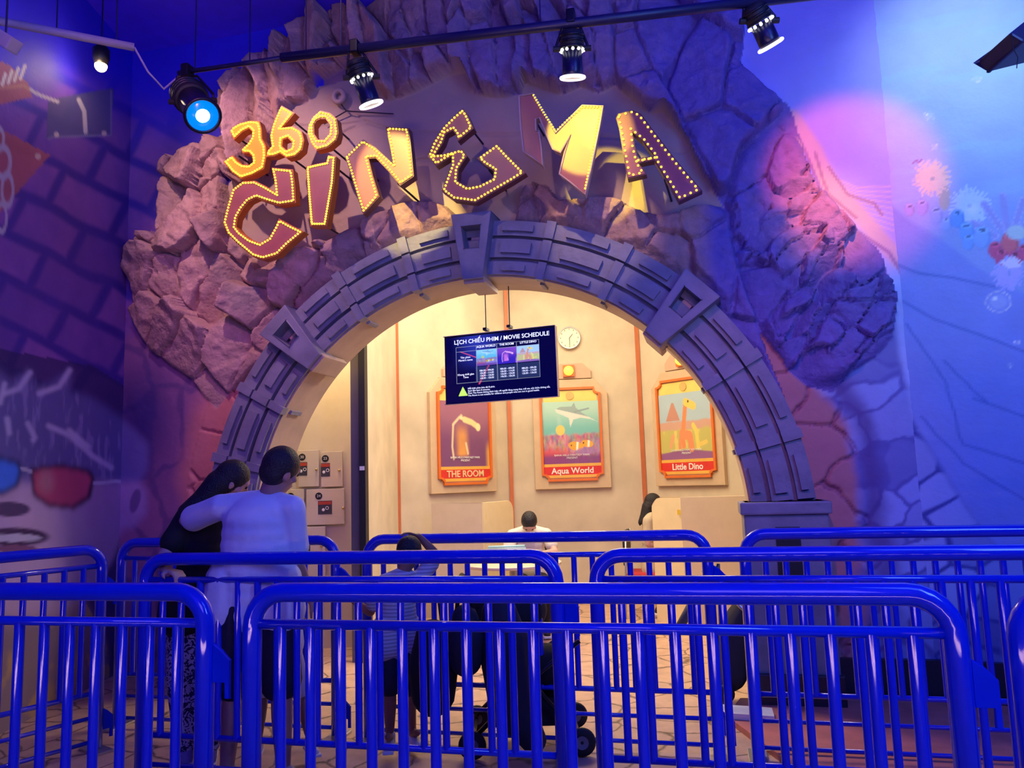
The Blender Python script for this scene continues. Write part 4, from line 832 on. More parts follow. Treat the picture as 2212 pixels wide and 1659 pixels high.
# ------------------------------------------------------------------ foyer desks and furniture
DSKC = mat('desk_panel', (.62, .50, .36), .5, var=.05); DSKL = mat('desk_side_panel', (.80, .66, .38), .5, var=.04)  # side panel coloured lighter and yellower for the foyer light falling on it
def desk(label, xa, xb, xc, D0, D1, D2, zt, flip, sticker):
    A_ = atD(xa, 1080, D0); B_ = atD(xb, 1080, D1); C_ = atD(xc, 1080, D2); t = thing('reception_booth', label, 'booth', (B_.x, B_.y, 0))
    def pan(P_, Q_, nm, m_, rnd):
        P_ = Vector((P_.x-B_.x, P_.y-B_.y, 0)); Q_ = Vector((Q_.x-B_.x, Q_.y-B_.y, 0)); d = Q_-P_; l = d.length; d.normalize(); n = Vector((d.y, -d.x, 0)); r_ = .12
        poly = [(0, 0), (l, 0), (l, zt-r_)]+[(l-r_+r_*math.cos(R(k*15)), zt-r_+r_*math.sin(R(k*15))) for k in range(1, 7)]+[(0, zt)] if rnd else [(0, 0), (l, 0), (l, zt), (0, zt)]
        bm = bmesh.new(); prism(bm, poly, (P_, d, Vector((0, 0, 1)), n), .03); return fin(bm, nm, m_, t, bevel=.003)
    pan(B_, A_, 'front_panel', DSKC, False); s = pan(B_, C_, 'side_panel', DSKL, True)
    bm = bmesh.new(); q = (C_-B_)*.1; q.z = 0; box(bm, q+Vector((0, 0, 1.10))-H3*.035, (.035, .004, .05), mrot); fin(bm, 'yellow_sticker', mat('sticker_yellow', (.85, .6, .05), .5), s)
    return t
desk('cream booth with rounded corner below the hidden poster', 932, 1040, 1103, 8.35, 8.2, 8.75, 1.25, 1, 1)
desk('cream booth with rounded corner that hides the seated woman', 1612, 1470, 1407, 7.75, 7.95, 8.15, 1.25, -1, 1)
pp = atD(1570, 1066, 8.15)
bm = bmesh.new(); box(bm, (0, 0, .006), (.32, .22, .012), mrot); fin(bm, 'paper_stack', mat('paper', (.8, .8, .75), .6), tag(thing('paper_pile', 'thin stack of white papers lying on the right booth', 'paper', (pp.x, pp.y, 1.252)))) if False else None
tq = atZ(1108, 1214, .74)
tb = thing('round_table', 'round cream table where the clerk writes', 'table', (tq.x, tq.y, 0))
bm = bmesh.new(); lathe(bm, [(.0, .71), (.43, .71), (.44, .72), (.44, .735), (.43, .74), (0, .7401)], 40); fin(bm, 'table_top', mat('table_top', (.72, .58, .42), .4), tb)
bm = bmesh.new(); lathe(bm, [(.25, 0), (.25, .02), (.04, .05), (.035, .7), (.12, .71)], 20); fin(bm, 'pedestal', STEEL, tb, True)
TEAL = mat('teal_plastic', (.22, .50, .55), .4)
def basket(label, x, y, z, D=None):
    q = atZ(x, y, z); t = thing('plastic_basket', label, 'basket', (q.x, q.y, z), YAW)
    bm = bmesh.new()
    for (a, b_, zz) in ((.15, .10, .004), (.16, .11, .05), (.17, .12, .10)):
        tube(bm, [(-a, -b_, zz), (a, -b_, zz), (a, b_, zz), (-a, b_, zz)], .005, 6, True)
    for k in range(15):
        s = -1+2*k/14
        for yy in (-1, 1): cone(bm, (s*.15, yy*.10, .004), (s*.17, yy*.12, .10), .0035, seg=5)
    for k in range(9):
        s = -1+2*k/8
        for xx in (-1, 1): cone(bm, (xx*.15, s*.10, .004), (xx*.17, s*.12, .10), .0035, seg=5)
    box(bm, (0, 0, .003), (.30, .20, .006)); fin(bm, 'basket_body', TEAL, t)
    bm = bmesh.new(); tube(bm, [(-.175, -.125, .105), (.175, -.125, .105), (.175, .125, .105), (-.175, .125, .105)], .009, 8, True); fin(bm, 'rim', mat('pale_teal', (.5, .75, .75), .4), t, True)
basket('teal plastic basket on the back of the round table', 1095, 1207, .745)
# ------------------------------------------------------------------ people
def capsule(bm, a, b, r1, r2):
    a = Vector(a); b = Vector(b)
    sphere(bm, a, r1, None, 12, 8); sphere(bm, b, r2, None, 12, 8)
    if (b-a).length > 1e-4: cone(bm, a, b, r1, r2, 12)
def organic(name, bm, m, parent, voxel=.008, smooth=4):
    me = bpy.data.meshes.new(name); bm.to_mesh(me); bm.free(); o = bpy.data.objects.new(name, me); COL.objects.link(o)
    md = o.modifiers.new('r', 'REMESH'); md.mode = 'VOXEL'; md.voxel_size = voxel; md.use_smooth_shade = True
    s = o.modifiers.new('s', 'SMOOTH'); s.iterations = smooth; s.factor = .5
    dg = bpy.context.evaluated_depsgraph_get(); me2 = bpy.data.meshes.new_from_object(o.evaluated_get(dg)); bpy.data.objects.remove(o); bpy.data.meshes.remove(me)
    me2.name = name; me2.materials.clear(); return link(name, me2, m, parent, True)
def chain(bm, pts):
    for (a, ra), (b, rb) in zip(pts, pts[1:]): capsule(bm, a, b, ra, rb)
def hand(bm, w, d, pal, s=1., curl=.5):
    """palm + five fingers; w wrist, d direction, pal palm normal"""
    w = Vector(w); d = Vector(d).normalized(); pal = Vector(pal); pal = (pal-d*pal.dot(d)).normalized(); sd = d.cross(pal)
    for k in range(4): capsule(bm, w+sd*(k-1.5)*.010*s, w+d*.085*s+sd*(k-1.5)*.021*s, .013*s, .0115*s)
    for k, L_ in enumerate((.062, .078, .083, .07)):
        b = w+d*.085*s+sd*(k-1.5)*.021*s; m_ = b+(d*math.cos(curl*.7)+pal*math.sin(curl*.7))*L_*.5*s; e = m_+(d*math.cos(curl*1.8)+pal*math.sin(curl*1.8))*L_*.5*s
        capsule(bm, b, m_, .0095*s, .0088*s); capsule(bm, m_, e, .0088*s, .0075*s)
    b = w+d*.025*s-sd*.028*s; m_ = b+(d*.6-sd*.8+pal*.3).normalized()*.038*s; e = m_+(d*.9-sd*.25+pal*.4).normalized()*.03*s
    capsule(bm, b, m_, .013*s, .0105*s); capsule(bm, m_, e, .0105*s, .0085*s)
def person(label, J, s, mats, facing, hair='short', arms=None, mask=None, sleeves=.55, seated=False, shoes=True, long_legs=True, curl=(.5, .5), palms=None, wide=1.):
    """J: joints as world vectors"""
    skin, top, bot, hairm, shoe = mats; J = {k: Vector(v) for k, v in J.items()}
    base = Vector((J['pelvis'].x, J['pelvis'].y, 0)); t = thing('person', label, 'person', base)
    J = {k: v-base for k, v in J.items()}; f = Vector(facing).normalized(); up = (J['head']-J['neck']).normalized(); f = (f-up*f.dot(up)).normalized(); rt = f.cross(up)
    Q = Matrix((rt, f, up)).transposed(); hd = J['head']
    bm = bmesh.new(); sphere(bm, hd+up*.018*s, (.076*s, .095*s, .098*s), Q, 20, 14); sphere(bm, hd+f*.022*s-up*.048*s, (.058*s, .068*s, .07*s), Q, 16, 12); sphere(bm, hd+f*.05*s-up*.1*s, (.028*s, .026*s, .022*s), Q)
    capsule(bm, hd+f*.092*s+up*.008*s, hd+f*.108*s-up*.028*s, .008*s, .014*s)
    for sg in (-1, 1):
        sphere(bm, hd+rt*sg*.078*s-up*.008*s-f*.008*s, (.009*s, .020*s, .032*s), Q); sphere(bm, hd+rt*sg*.055*s-up*.02*s+f*.05*s, (.02*s, .02*s, .02*s), Q)
        capsule(bm, hd+rt*sg*.015*s+f*.09*s+up*.03*s, hd+rt*sg*.045*s+f*.078*s+up*.03*s, .009*s, .008*s)
    capsule(bm, hd+rt*.022*s+f*.088*s-up*.058*s, hd-rt*.022*s+f*.088*s-up*.058*s, .009*s, .009*s)
    capsule(bm, J['neck']+(hd-J['neck'])*.05, hd-up*.05*s-f*.01*s, .056*s, .052*s)
    def torso(bm, e, z0=0.):
        nk, ch, pv = J['neck'], J['chest'], J['pelvis']; ax = (J['rsh']-J['lsh']).normalized(); fx = ax.cross(Vector((0, 0, 1))).normalized()
        QQ = Matrix((ax, fx, ax.cross(fx))).transposed(); hw = (J['rsh']-J['lsh']).length/2
        for k in range(7):
            q = k/6; p = ch.lerp(pv, q) if True else ch; w_ = (hw*.88*(1-q)+.155*s*wide*q)*(1-(.02 if e else .10)*math.sin(q*PI)); sphere(bm, p, (w_+e, (.115-.005*q)*s*wide+e, .10*s+e), QQ, 18, 10)
        sphere(bm, ch.lerp(nk, .45), (hw*.80+e, .10*s*wide+e, .09*s+e), QQ, 18, 10)
        capsule(bm, J['lsh'], nk, .052*s+e, .05*s+e); capsule(bm, J['rsh'], nk, .052*s+e, .05*s+e)
    torso(bm, 0)
    for sd in 'lr':
        sh, el, wr = J[sd+'sh'], J[sd+'el'], J[sd+'wr']; chain(bm, [(sh, .052*s), (sh.lerp(el, .5), .045*s), (el, .037*s), (el.lerp(wr, .35), .037*s), (wr, .025*s)])
        hdv = J.get(sd+'hand', wr+(wr-el)*.3)-wr; pal = (palms or {}).get(sd, (0, 0, -1)); hand(bm, wr, hdv, pal, s, curl[0 if sd == 'l' else 1])
        hp_, kn, an = J[sd+'hip'], J[sd+'kn'], J[sd+'an']; chain(bm, [(hp_, .082*s*wide), (hp_.lerp(kn, .5), .07*s*wide), (kn, .052*s), (kn.lerp(an, .35), .052*s), (an, .034*s)])
        tf = J[sd+'toe']; chain(bm, [(an-Vector((0, 0, .03*s)), .034*s), (tf, .026*s)])
    organic('body', bm, skin, t)
    for sg in (-1, 1):
        bm = bmesh.new(); sphere(bm, hd+rt*sg*.031*s+f*.083*s+up*.008*s, .0105*s); fin(bm, 'eye', mat('eye_dark', (.03, .02, .02), .2), t, True)
    # clothes
    e = .012*s; bm = bmesh.new(); torso(bm, e)
    for sd in 'lr':
        sh, el, wr = J[sd+'sh'], J[sd+'el'], J[sd+'wr']
        if sleeves <= 1: q = sh.lerp(el, sleeves); chain(bm, [(sh, .066*s), (sh.lerp(q, .6), .066*s), (q, .070*s)])
        else: chain(bm, [(sh, .066*s), (el, .052*s), (el.lerp(wr, sleeves-1), .042*s)])
    # hem
    ax = (J['rsh']-J['lsh']).normalized(); hw = .165*s*wide
    for k in (-1, 0, 1): capsule(bm, J['pelvis']+ax*k*hw*.55+Vector((0, 0, .06*s)), J['pelvis']+ax*k*hw*.62-Vector((0, 0, .07*s)), .115*s*wide, .118*s*wide)
    organic('top', bm, top, t, .009, 6)
    bm = bmesh.new(); ll = {True: .97, False: .0}.get(long_legs, long_legs)
    for sd in 'lr':
        hp_, kn, an = J[sd+'hip'], J[sd+'kn'], J[sd+'an']; capsule(bm, J['pelvis'], hp_, .115*s*wide, .105*s*wide)
        if long_legs is True: chain(bm, [(hp_, .105*s*wide), (kn, .073*s), (an.lerp(kn, .06), .060*s)])
        else: chain(bm, [(hp_, .105*s*wide), (hp_.lerp(kn, .9), .088*s*wide)])
    organic('trousers' if long_legs is True else 'shorts', bm, bot, t, .009, 5)
    # hair
    bm = bmesh.new(); sphere(bm, hd+up*.030*s-f*.010*s, (.085*s, .100*s, .098*s), Q, 22, 16)
    if hair == 'short': sphere(bm, hd-f*.035*s-up*.012*s, (.075*s, .07*s, .075*s), Q, 18, 12)
    if hair == 'long':
        sphere(bm, hd-f*.03*s-up*.02*s, (.088*s, .09*s, .10*s), Q, 18, 12); chain(bm, [(hd-f*.05*s-up*.04*s, .085*s), (J['neck']-f*.075*s, .075*s), (J['chest']-f*.12*s, .055*s)])
    # cut the face free
    hb = organic('hair', bm, hairm, t, .008, 3)
    bm = bmesh.new(); bm.from_mesh(hb.data); pl = hd+f*.045*s; dl = [v for v in bm.verts if (v.co-(hd+f*.05*s)).dot((f-up*.75).normalized()) > 0 and (v.co-hd).dot(up) < .075*s]
    bmesh.ops.delete(bm, geom=dl, context='VERTS'); bm.to_mesh(hb.data); bm.free()
    if mask:
        bm = bmesh.new(); sphere(bm, hd+f*.05*s-up*.045*s, (.058*s, .062*s, .052*s), Q, 18, 12); mk = organic('face_mask', bm, mask, t, .007, 2)
        for sg in (-1, 1):
            bm = bmesh.new(); tube(bm, [hd+rt*sg*.055*s+f*.04*s-up*.03*s, hd+rt*sg*.078*s+f*.005*s-up*.0*s, hd+rt*sg*.082*s-f*.02*s], .0025, 6); fin(bm, 'ear_loop', mask, mk)
    if shoes:
        for sd in 'lr':
            an, tf = J[sd+'an'], J[sd+'toe']; d = Vector((tf.x-an.x, tf.y-an.y, 0)).normalized(); z0 = min(an.z-.07*s, tf.z)
            bm = bmesh.new(); hz = Vector((an.x, an.y, an.z-.055*s)); chain(bm, [(an+Vector((0, 0, -.01*s)), .045*s), (hz-d*.025*s, .042*s), (hz+d*.08*s-Vector((0, 0, .005*s)), .040*s), (hz+d*.15*s-Vector((0, 0, .012*s)), .034*s)])
            sh_ = organic('shoe', bm, shoe, t, .008, 2)
            bm = bmesh.new(); c_ = hz+d*.06*s; box(bm, Vector((c_.x, c_.y, an.z-.082*s)), (.082*s, .27*s, .022*s), Matrix.Rotation(math.atan2(d.y, d.x)-PI/2, 3, 'Z')); fin(bm, 'sole', WHITEPL, sh_, bevel=.006)
    return t
SK1 = mat('skin_tan', (.48, .24, .17), .5, var=.05); SK2 = mat('skin_light', (.62, .36, .28), .5, var=.05); SK3 = mat('skin_deep', (.26, .11, .075), .5)
HAIR = mat('black_hair', (.006, .005, .010), .45, var=.3, scale=80, bump=.5, bscale=120)
TEE = mat('white_tshirt', (.80, .78, .80), .8, var=.04, scale=12, bump=1., bscale=5)
NAVY = mat('navy_cloth', (.008, .008, .03), .8); BLKC = mat('black_cloth', (.006, .005, .010), .85)
def patterned():
    m = mat('patterned_trousers', (.2, .2, .3), .8, var=.1); nt = m.node_tree; N = nt.nodes; L = nt.links; b = N['Principled BSDF']
    tc = N.new('ShaderNodeTexCoord'); w = N.new('ShaderNodeTexNoise'); w.inputs['Scale'].default_value = 26; w.inputs['Detail'].default_value = 2; w.inputs['Distortion'].default_value = 2.5; L.new(tc.outputs['Object'], w.inputs['Vector'])
    rp = N.new('ShaderNodeValToRGB'); rp.color_ramp.interpolation = 'CONSTANT'; rp.color_ramp.elements[0].color = (.02, .02, .08, 1); rp.color_ramp.elements[1].position = .5; rp.color_ramp.elements[1].color = (.55, .5, .62, 1)
    L.new(w.outputs['Fac'], rp.inputs['Fac']); L.new(rp.outputs['Color'], b.inputs['Base Color']); return m
def stripes():
    m = mat('striped_grey_tshirt', (.4, .38, .42), .8, var=.05); nt = m.node_tree; N = nt.nodes; L = nt.links; b = N['Principled BSDF']
    tc = N.new('ShaderNodeTexCoord'); w = N.new('ShaderNodeTexWave'); w.bands_direction = 'Z'; w.inputs['Scale'].default_value = 16; L.new(tc.outputs['Object'], w.inputs['Vector'])
    rp = N.new('ShaderNodeValToRGB'); rp.color_ramp.elements[0].color = (.30, .26, .34, 1); rp.color_ramp.elements[1].color = (.60, .55, .62, 1); L.new(w.outputs['Fac'], rp.inputs['Fac']); L.new(rp.outputs['Color'], b.inputs['Base Color']); return m
D = atD
def gz(x, y): q = atZ(x, y, 0); return q
hx = (H3*.9+R3*.15)
# the man in the white shirt
person('man in a loose white T-shirt seen from behind, his arm around the woman', dict(head=D(605, 1017, 3.93), neck=D(578, 1082, 3.93), chest=D(556, 1125, 3.93), pelvis=D(548, 1285, 3.93), lsh=D(478, 1095, 3.93), rsh=D(632, 1098, 3.9), lel=D(398, 1128, 4.08), lwr=D(372, 1165, 4.36), lhand=D(372, 1180, 4.43), rel=D(640, 1214, 3.98), rwr=D(668, 1292, 4.12), rhand=D(680, 1312, 4.15), lhip=D(515, 1320, 3.93), rhip=D(590, 1320, 3.93), lkn=D(505, 1485, 3.93), rkn=D(608, 1485, 3.9), lan=D(490, 1660, 3.95), ran=D(612, 1662, 3.88), ltoe=D(488, 1668, 4.10), rtoe=D(625, 1670, 4.02)), 1.0, (SK1, TEE, NAVY, HAIR, mat('grey_sneaker', (.4, .38, .42), .6)), H3*.75+R3*.5-Vector((0, 0, .25)), sleeves=.72, long_legs=.9, wide=1.18, palms={'r': (-.5, 0, -.5)})
# the woman he holds
person('black-haired woman in black top and patterned trousers leaning on the barrier', dict(head=D(500, 1040, 4.2), neck=D(470, 1092, 4.2), chest=D(448, 1125, 4.18), pelvis=D(425, 1300, 4.18), lsh=D(404, 1118, 4.12), rsh=D(488, 1120, 4.3), lel=D(352, 1208, 4.02), lwr=D(358, 1232, 3.93), lhand=D(378, 1236, 3.90), rel=D(490, 1230, 4.3), rwr=D(470, 1260, 4.1), rhand=D(455, 1262, 4.05), lhip=D(398, 1335, 4.18), rhip=D(448, 1335, 4.2), lkn=D(390, 1480, 4.18), rkn=D(450, 1480, 4.2), lan=D(400, 1614, 4.18), ran=D(452, 1614, 4.2), ltoe=D(395, 1622, 4.33), rtoe=D(455, 1620, 4.35)), .93, (SK2, BLKC, patterned(), HAIR, mat('violet_sneaker', (.25, .2, .45), .6)), R3*.9+H3*.4, hair='long', sleeves=.6, curl=(.8, .5))
# boy with the face mask
person('child in striped grey T-shirt and lilac face mask, hand on the head', dict(head=D(884, 1192, 4.45), neck=D(872, 1240, 4.45), chest=D(862, 1268, 4.45), pelvis=D(858, 1375, 4.45), lsh=D(830, 1258, 4.42), rsh=D(900, 1258, 4.5), lel=D(800, 1322, 4.5), lwr=D(765, 1300, 4.62), lhand=D(752, 1285, 4.66), rel=D(944, 1200, 4.56), rwr=D(905, 1158, 4.52), rhand=D(885, 1152, 4.5), lhip=D(842, 1398, 4.45), rhip=D(876, 1398, 4.47), lkn=D(842, 1490, 4.43), rkn=D(882, 1490, 4.47), lan=D(842, 1585, 4.45), ran=D(890, 1578, 4.55), ltoe=D(838, 1592, 4.32), rtoe=D(902, 1583, 4.44)), .72, (SK3, stripes(), NAVY, HAIR, mat('white_sneaker', (.7, .68, .72), .6)), H3*.45+R3*.85-Vector((0, 0, .2)), mask=mat('lilac_mask', (.42, .30, .75), .7), sleeves=.7, long_legs=.9)
person('small child in pale shorts almost hidden behind the man in white', dict(head=D(585, 1195, 4.36), neck=D(590, 1240, 4.36), chest=D(592, 1268, 4.36), pelvis=D(596, 1370, 4.36), lsh=D(560, 1258, 4.36), rsh=D(625, 1258, 4.36), lel=D(556, 1310, 4.36), lwr=D(562, 1350, 4.3), rel=D(632, 1310, 4.4), rwr=D(650, 1330, 4.42), lhip=D(575, 1398, 4.36), rhip=D(620, 1398, 4.36), lkn=D(566, 1495, 4.34), rkn=D(648, 1495, 4.38), lan=D(556, 1602, 4.3), ran=D(670, 1594, 4.4), ltoe=D(548, 1612, 4.18), rtoe=D(684, 1603, 4.28)), .70, (SK3, TEE, mat('pale_shorts', (.6, .55, .6), .8), HAIR, mat('white_sneaker2', (.66, .64, .72), .6)), -H3+R3*.2, sleeves=.6, long_legs=.9)
# clerk at the table
tqd = tq.dot(H3)+.55
def S_(x, dz, d): q = cf(x, tqd+d); return Vector((q.x, q.y, dz))
xk = .027*tqd*.6
xk = (1133-1106)/F_PX*tqd
person('clerk with short black hair writing at the round table', dict(head=S_(xk, 1.06, -.04), neck=S_(xk, .98, .10), chest=S_(xk, .90, .14), pelvis=S_(xk, .52, .2), lsh=S_(xk+.17, .93, .12), rsh=S_(xk-.17, .93, .12), lel=S_(xk+.24, .77, -.08), lwr=S_(xk+.10, .775, -.22), rel=S_(xk-.22, .77, -.08), rwr=S_(xk-.08, .775, -.22), lhip=S_(xk+.09, .48, .18), rhip=S_(xk-.09, .48, .18), lkn=S_(xk+.13, .46, -.2), rkn=S_(xk-.13, .46, -.2), lan=S_(xk+.12, .1, -.16), ran=S_(xk-.12, .1, -.16), ltoe=S_(xk+.13, .06, -.30), rtoe=S_(xk-.13, .06, -.30)), .93, (SK2, mat('cream_shirt', (.72, .68, .60), .8), BLKC, HAIR, BLACK), -H3*.6-Vector((0, 0, .8)), sleeves=.6)
def chair(label, base, rz, colm):
    t = thing('office_chair', label, 'chair', base, rz)
    bm = bmesh.new(); box(bm, (0, 0, .44), (.42, .42, .06)); fin(bm, 'seat', colm, t, bevel=.02)
    bm = bmesh.new(); box(bm, (0, .22, .72), (.40, .04, .36)); fin(bm, 'backrest', BLACK, t, bevel=.015)
    for sx in (-1, 1):
        bm = bmesh.new(); tube(bm, [(sx*.2, .2, .9), (sx*.2, .22, .44), (sx*.2, .24, .0)], .011, 8); fin(bm, 'leg', STEEL, t, True)
        bm = bmesh.new(); tube(bm, [(sx*.2, -.18, .42), (sx*.2, -.2, 0)], .011, 8); fin(bm, 'leg', STEEL, t, True)
    return t
q = S_(xk, 0, .26); chair('black chair of the clerk behind the round table', q, YAW, BLACK)
q = atD(1402, 1250, 8.47); q.z = 0; chair('chair with red seat beside the right booth', (q.x, q.y, 0), YAW+R(75), mat('red_seat', (.55, .03, .04), .6))
xd = 8.02
def T_(px_, z, d): q = atD(px_, 1100, d+.42); q.z = z; return q
person('woman with black hair seated behind the right booth', dict(head=T_(1412, 1.17, 8.05), neck=T_(1410, 1.05, 8.05), chest=T_(1409, .97, 8.05), pelvis=T_(1405, .56, 8.05), lsh=T_(1399, 1.0, 7.9), rsh=T_(1416, 1.0, 8.2), lel=T_(1397, .76, 7.9), lwr=T_(1425, .72, 7.92), rel=T_(1418, .76, 8.2), rwr=T_(1440, .74, 8.15), lhip=T_(1408, .52, 7.97), rhip=T_(1410, .52, 8.13), lkn=T_(1450, .5, 7.92), rkn=T_(1450, .5, 8.13), lan=T_(1415, .12, 7.9), ran=T_(1450, .12, 8.15), ltoe=T_(1430, .06, 7.88), rtoe=T_(1470, .06, 8.1)), .92, (SK2, mat('mustard_shirt', (.60, .50, .34), .8), mat('red_trousers', (.3, .02, .03), .7), HAIR, BLACK), R3, hair='long', sleeves=.6)
# ------------------------------------------------------------------ stroller with bags
q = gz(1130, 1622); st_ = thing('stroller', 'black folding stroller hung with bags behind the middle barriers', 'stroller', (q.x, q.y+.12, 0), YAW)
def ctube(nm, pts, r, m=DARKM):
    bm = bmesh.new(); tube(bm, pts, r, 10); return fin(bm, nm, m, st_, True)
for sy in (-.22, .22):
    ctube('frame_leg', [(-.30, sy, .10), (.05, sy, .42), (.30, sy, .60)], .013); ctube('frame_leg', [(.28, sy, .10), (.0, sy, .42), (-.22, sy, .66), (-.34, sy, .90)], .013)
ctube('handle', [(-.34, -.22, .90), (-.36, -.12, .93), (-.36, .12, .93), (-.34, .22, .90)], .016, RUBBER)
ctube('axle', [(-.30, -.22, .078), (-.30, .22, .078)], .011); ctube('axle', [(.28, -.22, .078), (.28, .22, .078)], .011)
for x in (-.30, .29):
    for sy in (-.24, .24):
        bm = bmesh.new(); mt = Matrix.Rotation(PI/2, 3, 'X'); lathe(bm, [(.035, -.014), (.070, -.018), (.076, 0), (.070, .018), (.035, .014)], 24, (x, sy, .076), mt); w_ = fin(bm, 'wheel', RUBBER, st_, True)
        bm = bmesh.new(); lathe(bm, [(.0, -.012), (.035, -.020), (.035, .020), (0, .012)], 16, (x, sy, .076), mt)
        for k in range(5): cone(bm, (x, sy, .076), (x+.06*math.cos(k*1.257), sy, .076+.06*math.sin(k*1.257)), .008, seg=6)
        fin(bm, 'hub', mat('grey_plastic', (.18, .18, .2), .4), w_)
bm = bmesh.new(); chain(bm, [((-.05, 0, .44), .13), ((.12, 0, .42), .13)]); chain(bm, [((-.10, 0, .50), .14), ((-.20, 0, .80), .13)]); chain(bm, [((.14, 0, .42), .1), ((.2, 0, .25), .08)]); organic('seat', bm, BLKC, st_, .012, 3)
bm = bmesh.new(); sphere(bm, (-.08, 0, .74), (.22, .20, .15), None, 20, 12); organic('canopy', bm, BLKC, st_, .012, 2)
bm = bmesh.new(); box(bm, (0, 0, .20), (.42, .34, .13)); fin(bm, 'storage_basket', BLKC, st_, bevel=.03)
def softbag(name, label, c, sz, m, parent=None, strap=True):
    t = thing(name, label, 'bag', c, YAW+random.uniform(-.2, .2))
    bm = bmesh.new(); chain(bm, [((0, 0, -sz*.9), sz*.62), ((0, 0, -sz*.2), sz*.72), ((0, 0, sz*.6), sz*.5)]); sphere(bm, (0, -sz*.35, -sz*.5), (sz*.5, sz*.35, sz*.5)); organic('bag_body', bm, m, t, .012, 3)
    if strap:
        bm = bmesh.new(); tube(bm, [(-sz*.3, 0, sz*.8), (-sz*.2, 0, sz*1.7), (sz*.2, 0, sz*1.7), (sz*.3, 0, sz*.8)], .012, 8); fin(bm, 'strap', BLKC, t, True)
    return t
softbag('backpack', 'rounded black backpack hanging left of the stroller, beside the child', D(935, 1425, 4.25), .19, BLKC)
softbag('shoulder_bag', 'black bag hanging on the stroller handle', D(1005, 1370, 4.15), .14, NAVY)
bm = bmesh.new(); chain(bm, [((0, 0, .10), .10), ((.02, 0, -.05), .14), ((.05, 0, -.35), .12), ((.16, 0, -.52), .07)]); t = thing('draped_jacket', 'dark jacket draped over the stroller seat back', 'jacket', D(1080, 1370, 4.2)); organic('cloth', bm, NAVY, t, .012, 4)
# folded trolley with bags right of the arch opening
q = gz(1640, 1515); tr_ = thing('folded_trolley', 'folded black luggage trolley with silver rails in front of the arch pedestal', 'trolley', (q.x, q.y-.05, .036), YAW)
for sy in (-.02, .16):
    bm = bmesh.new(); tube(bm, [(-.28, sy, .80), (.10, sy, .36), (.30, sy, .10)], .013, 8); fin(bm, 'silver_rail', STEEL, tr_, True)
    bm = bmesh.new(); tube(bm, [(.30, sy, .75), (-.05, sy, .35), (-.25, sy, .06)], .011, 8); fin(bm, 'black_rail', DARKM, tr_, True)
bm = bmesh.new(); chain(bm, [((-.18, .05, .16), .13), ((-.12, .05, .42), .11), ((-.02, .05, .6), .07)]); organic('hanging_cloth', bm, mat('charcoal_cloth', (.035, .03, .035), .9), tr_, .013, 3)
bm = bmesh.new(); chain(bm, [((.08, .02, .20), .13), ((.22, .02, .24), .12)]); organic('folded_canopy', bm, mat('dark_brown_cloth', (.05, .03, .03), .9), tr_, .013, 3)
for x in (-.24, .28):
    bm = bmesh.new(); lathe(bm, [(.03, -.015), (.055, -.012), (.058, 0), (.055, .012), (.03, .015)], 18, (x, -.1, .058), Matrix.Rotation(PI/2, 3, 'X')); fin(bm, 'wheel', RUBBER, tr_, True)
q = gz(1530, 1530); bg = thing('umbrella', 'closed grey umbrella leaning at the left of the arch pedestal', 'umbrella', (q.x, q.y, 0), YAW)
bm = bmesh.new(); tube(bm, [(-.22, 0, .42), (-.10, 0, .60), (.10, 0, .86), (.12, 0, .9)], [.012, .010, .010, .012], 8); fin(bm, 'shaft', DARKM, bg, True)
bm = bmesh.new(); cone(bm, (.02, 0, .75), (-.2, 0, .45), .05, .02, 12); cone(bm, (.1, 0, .02), (.12, 0, .9), .012, .012, 8); fin(bm, 'folded_cloth', mat('grey_cloth', (.10, .10, .11), .8), bg, True)
# ------------------------------------------------------------------ lighting truss and lanterns
RODM = mat('truss_black', (.012, .012, .06), .4)
def pipe(name, label, a, b, r, m=RODM, flat=False):
    a = Vector(a); b = Vector(b); t = thing(name, label, 'pipe', a); bm = bmesh.new(); cone(bm, (0, 0, 0), b-a, r, seg=12); fin(bm, 'pipe', m, t, True)
    for k in (.12, .5, .88):
        p = (b-a)*k; bm = bmesh.new(); cone(bm, p, (p.x, p.y, 5.4-a.z), .004, seg=6); fin(bm, 'suspension_wire', RODM, t)
    return t
zp = 4.0
pipe('lighting_pipe', 'thick dark lighting pipe that carries the three black lanterns', atZ(608, 125, zp), atZ(1790, -15, zp), .028)
pipe('lighting_pipe', 'thin dark pipe behind the blue-lit lantern', atZ(385, 158, zp), atZ(700, 112, zp), .014)
pipe('lighting_pipe', 'grey lighting rail running out of the picture at upper left', atZ(-60, 34, zp), atZ(290, 102, zp), .022, mat('grey_rail', (.35, .35, .42), .5))
q = atY(732, 208, YF-.06); t = thing('round_wall_boss', 'small round plaster boss with a hole above the digit 0', 'wall fitting', q)
bm = bmesh.new(); tube(bm, [(.045*math.cos(R(k*20)), 0, .05*math.sin(R(k*20))) for k in range(18)], .022, 10, True); fin(bm, 'ring', mat('boss_plaster', (.42, .30, .27), .6), t, True)
bm = bmesh.new(); cone(bm, (0, .02, 0), (0, .05, 0), .04, seg=16); fin(bm, 'back_disc', mat('boss_plaster', (.42, .30, .27)), t)
a = atY(748, 240, YF-.05); t = thing('guy_wire', 'thin black wires knotted above the digit 0', 'wire', a)
for x, y in ((735, 222), (700, 268), (850, 246)):
    bm = bmesh.new(); cone(bm, (0, 0, 0), atY(x, y, YF-.03)-a, .005, seg=6); fin(bm, 'wire', ROD, t)
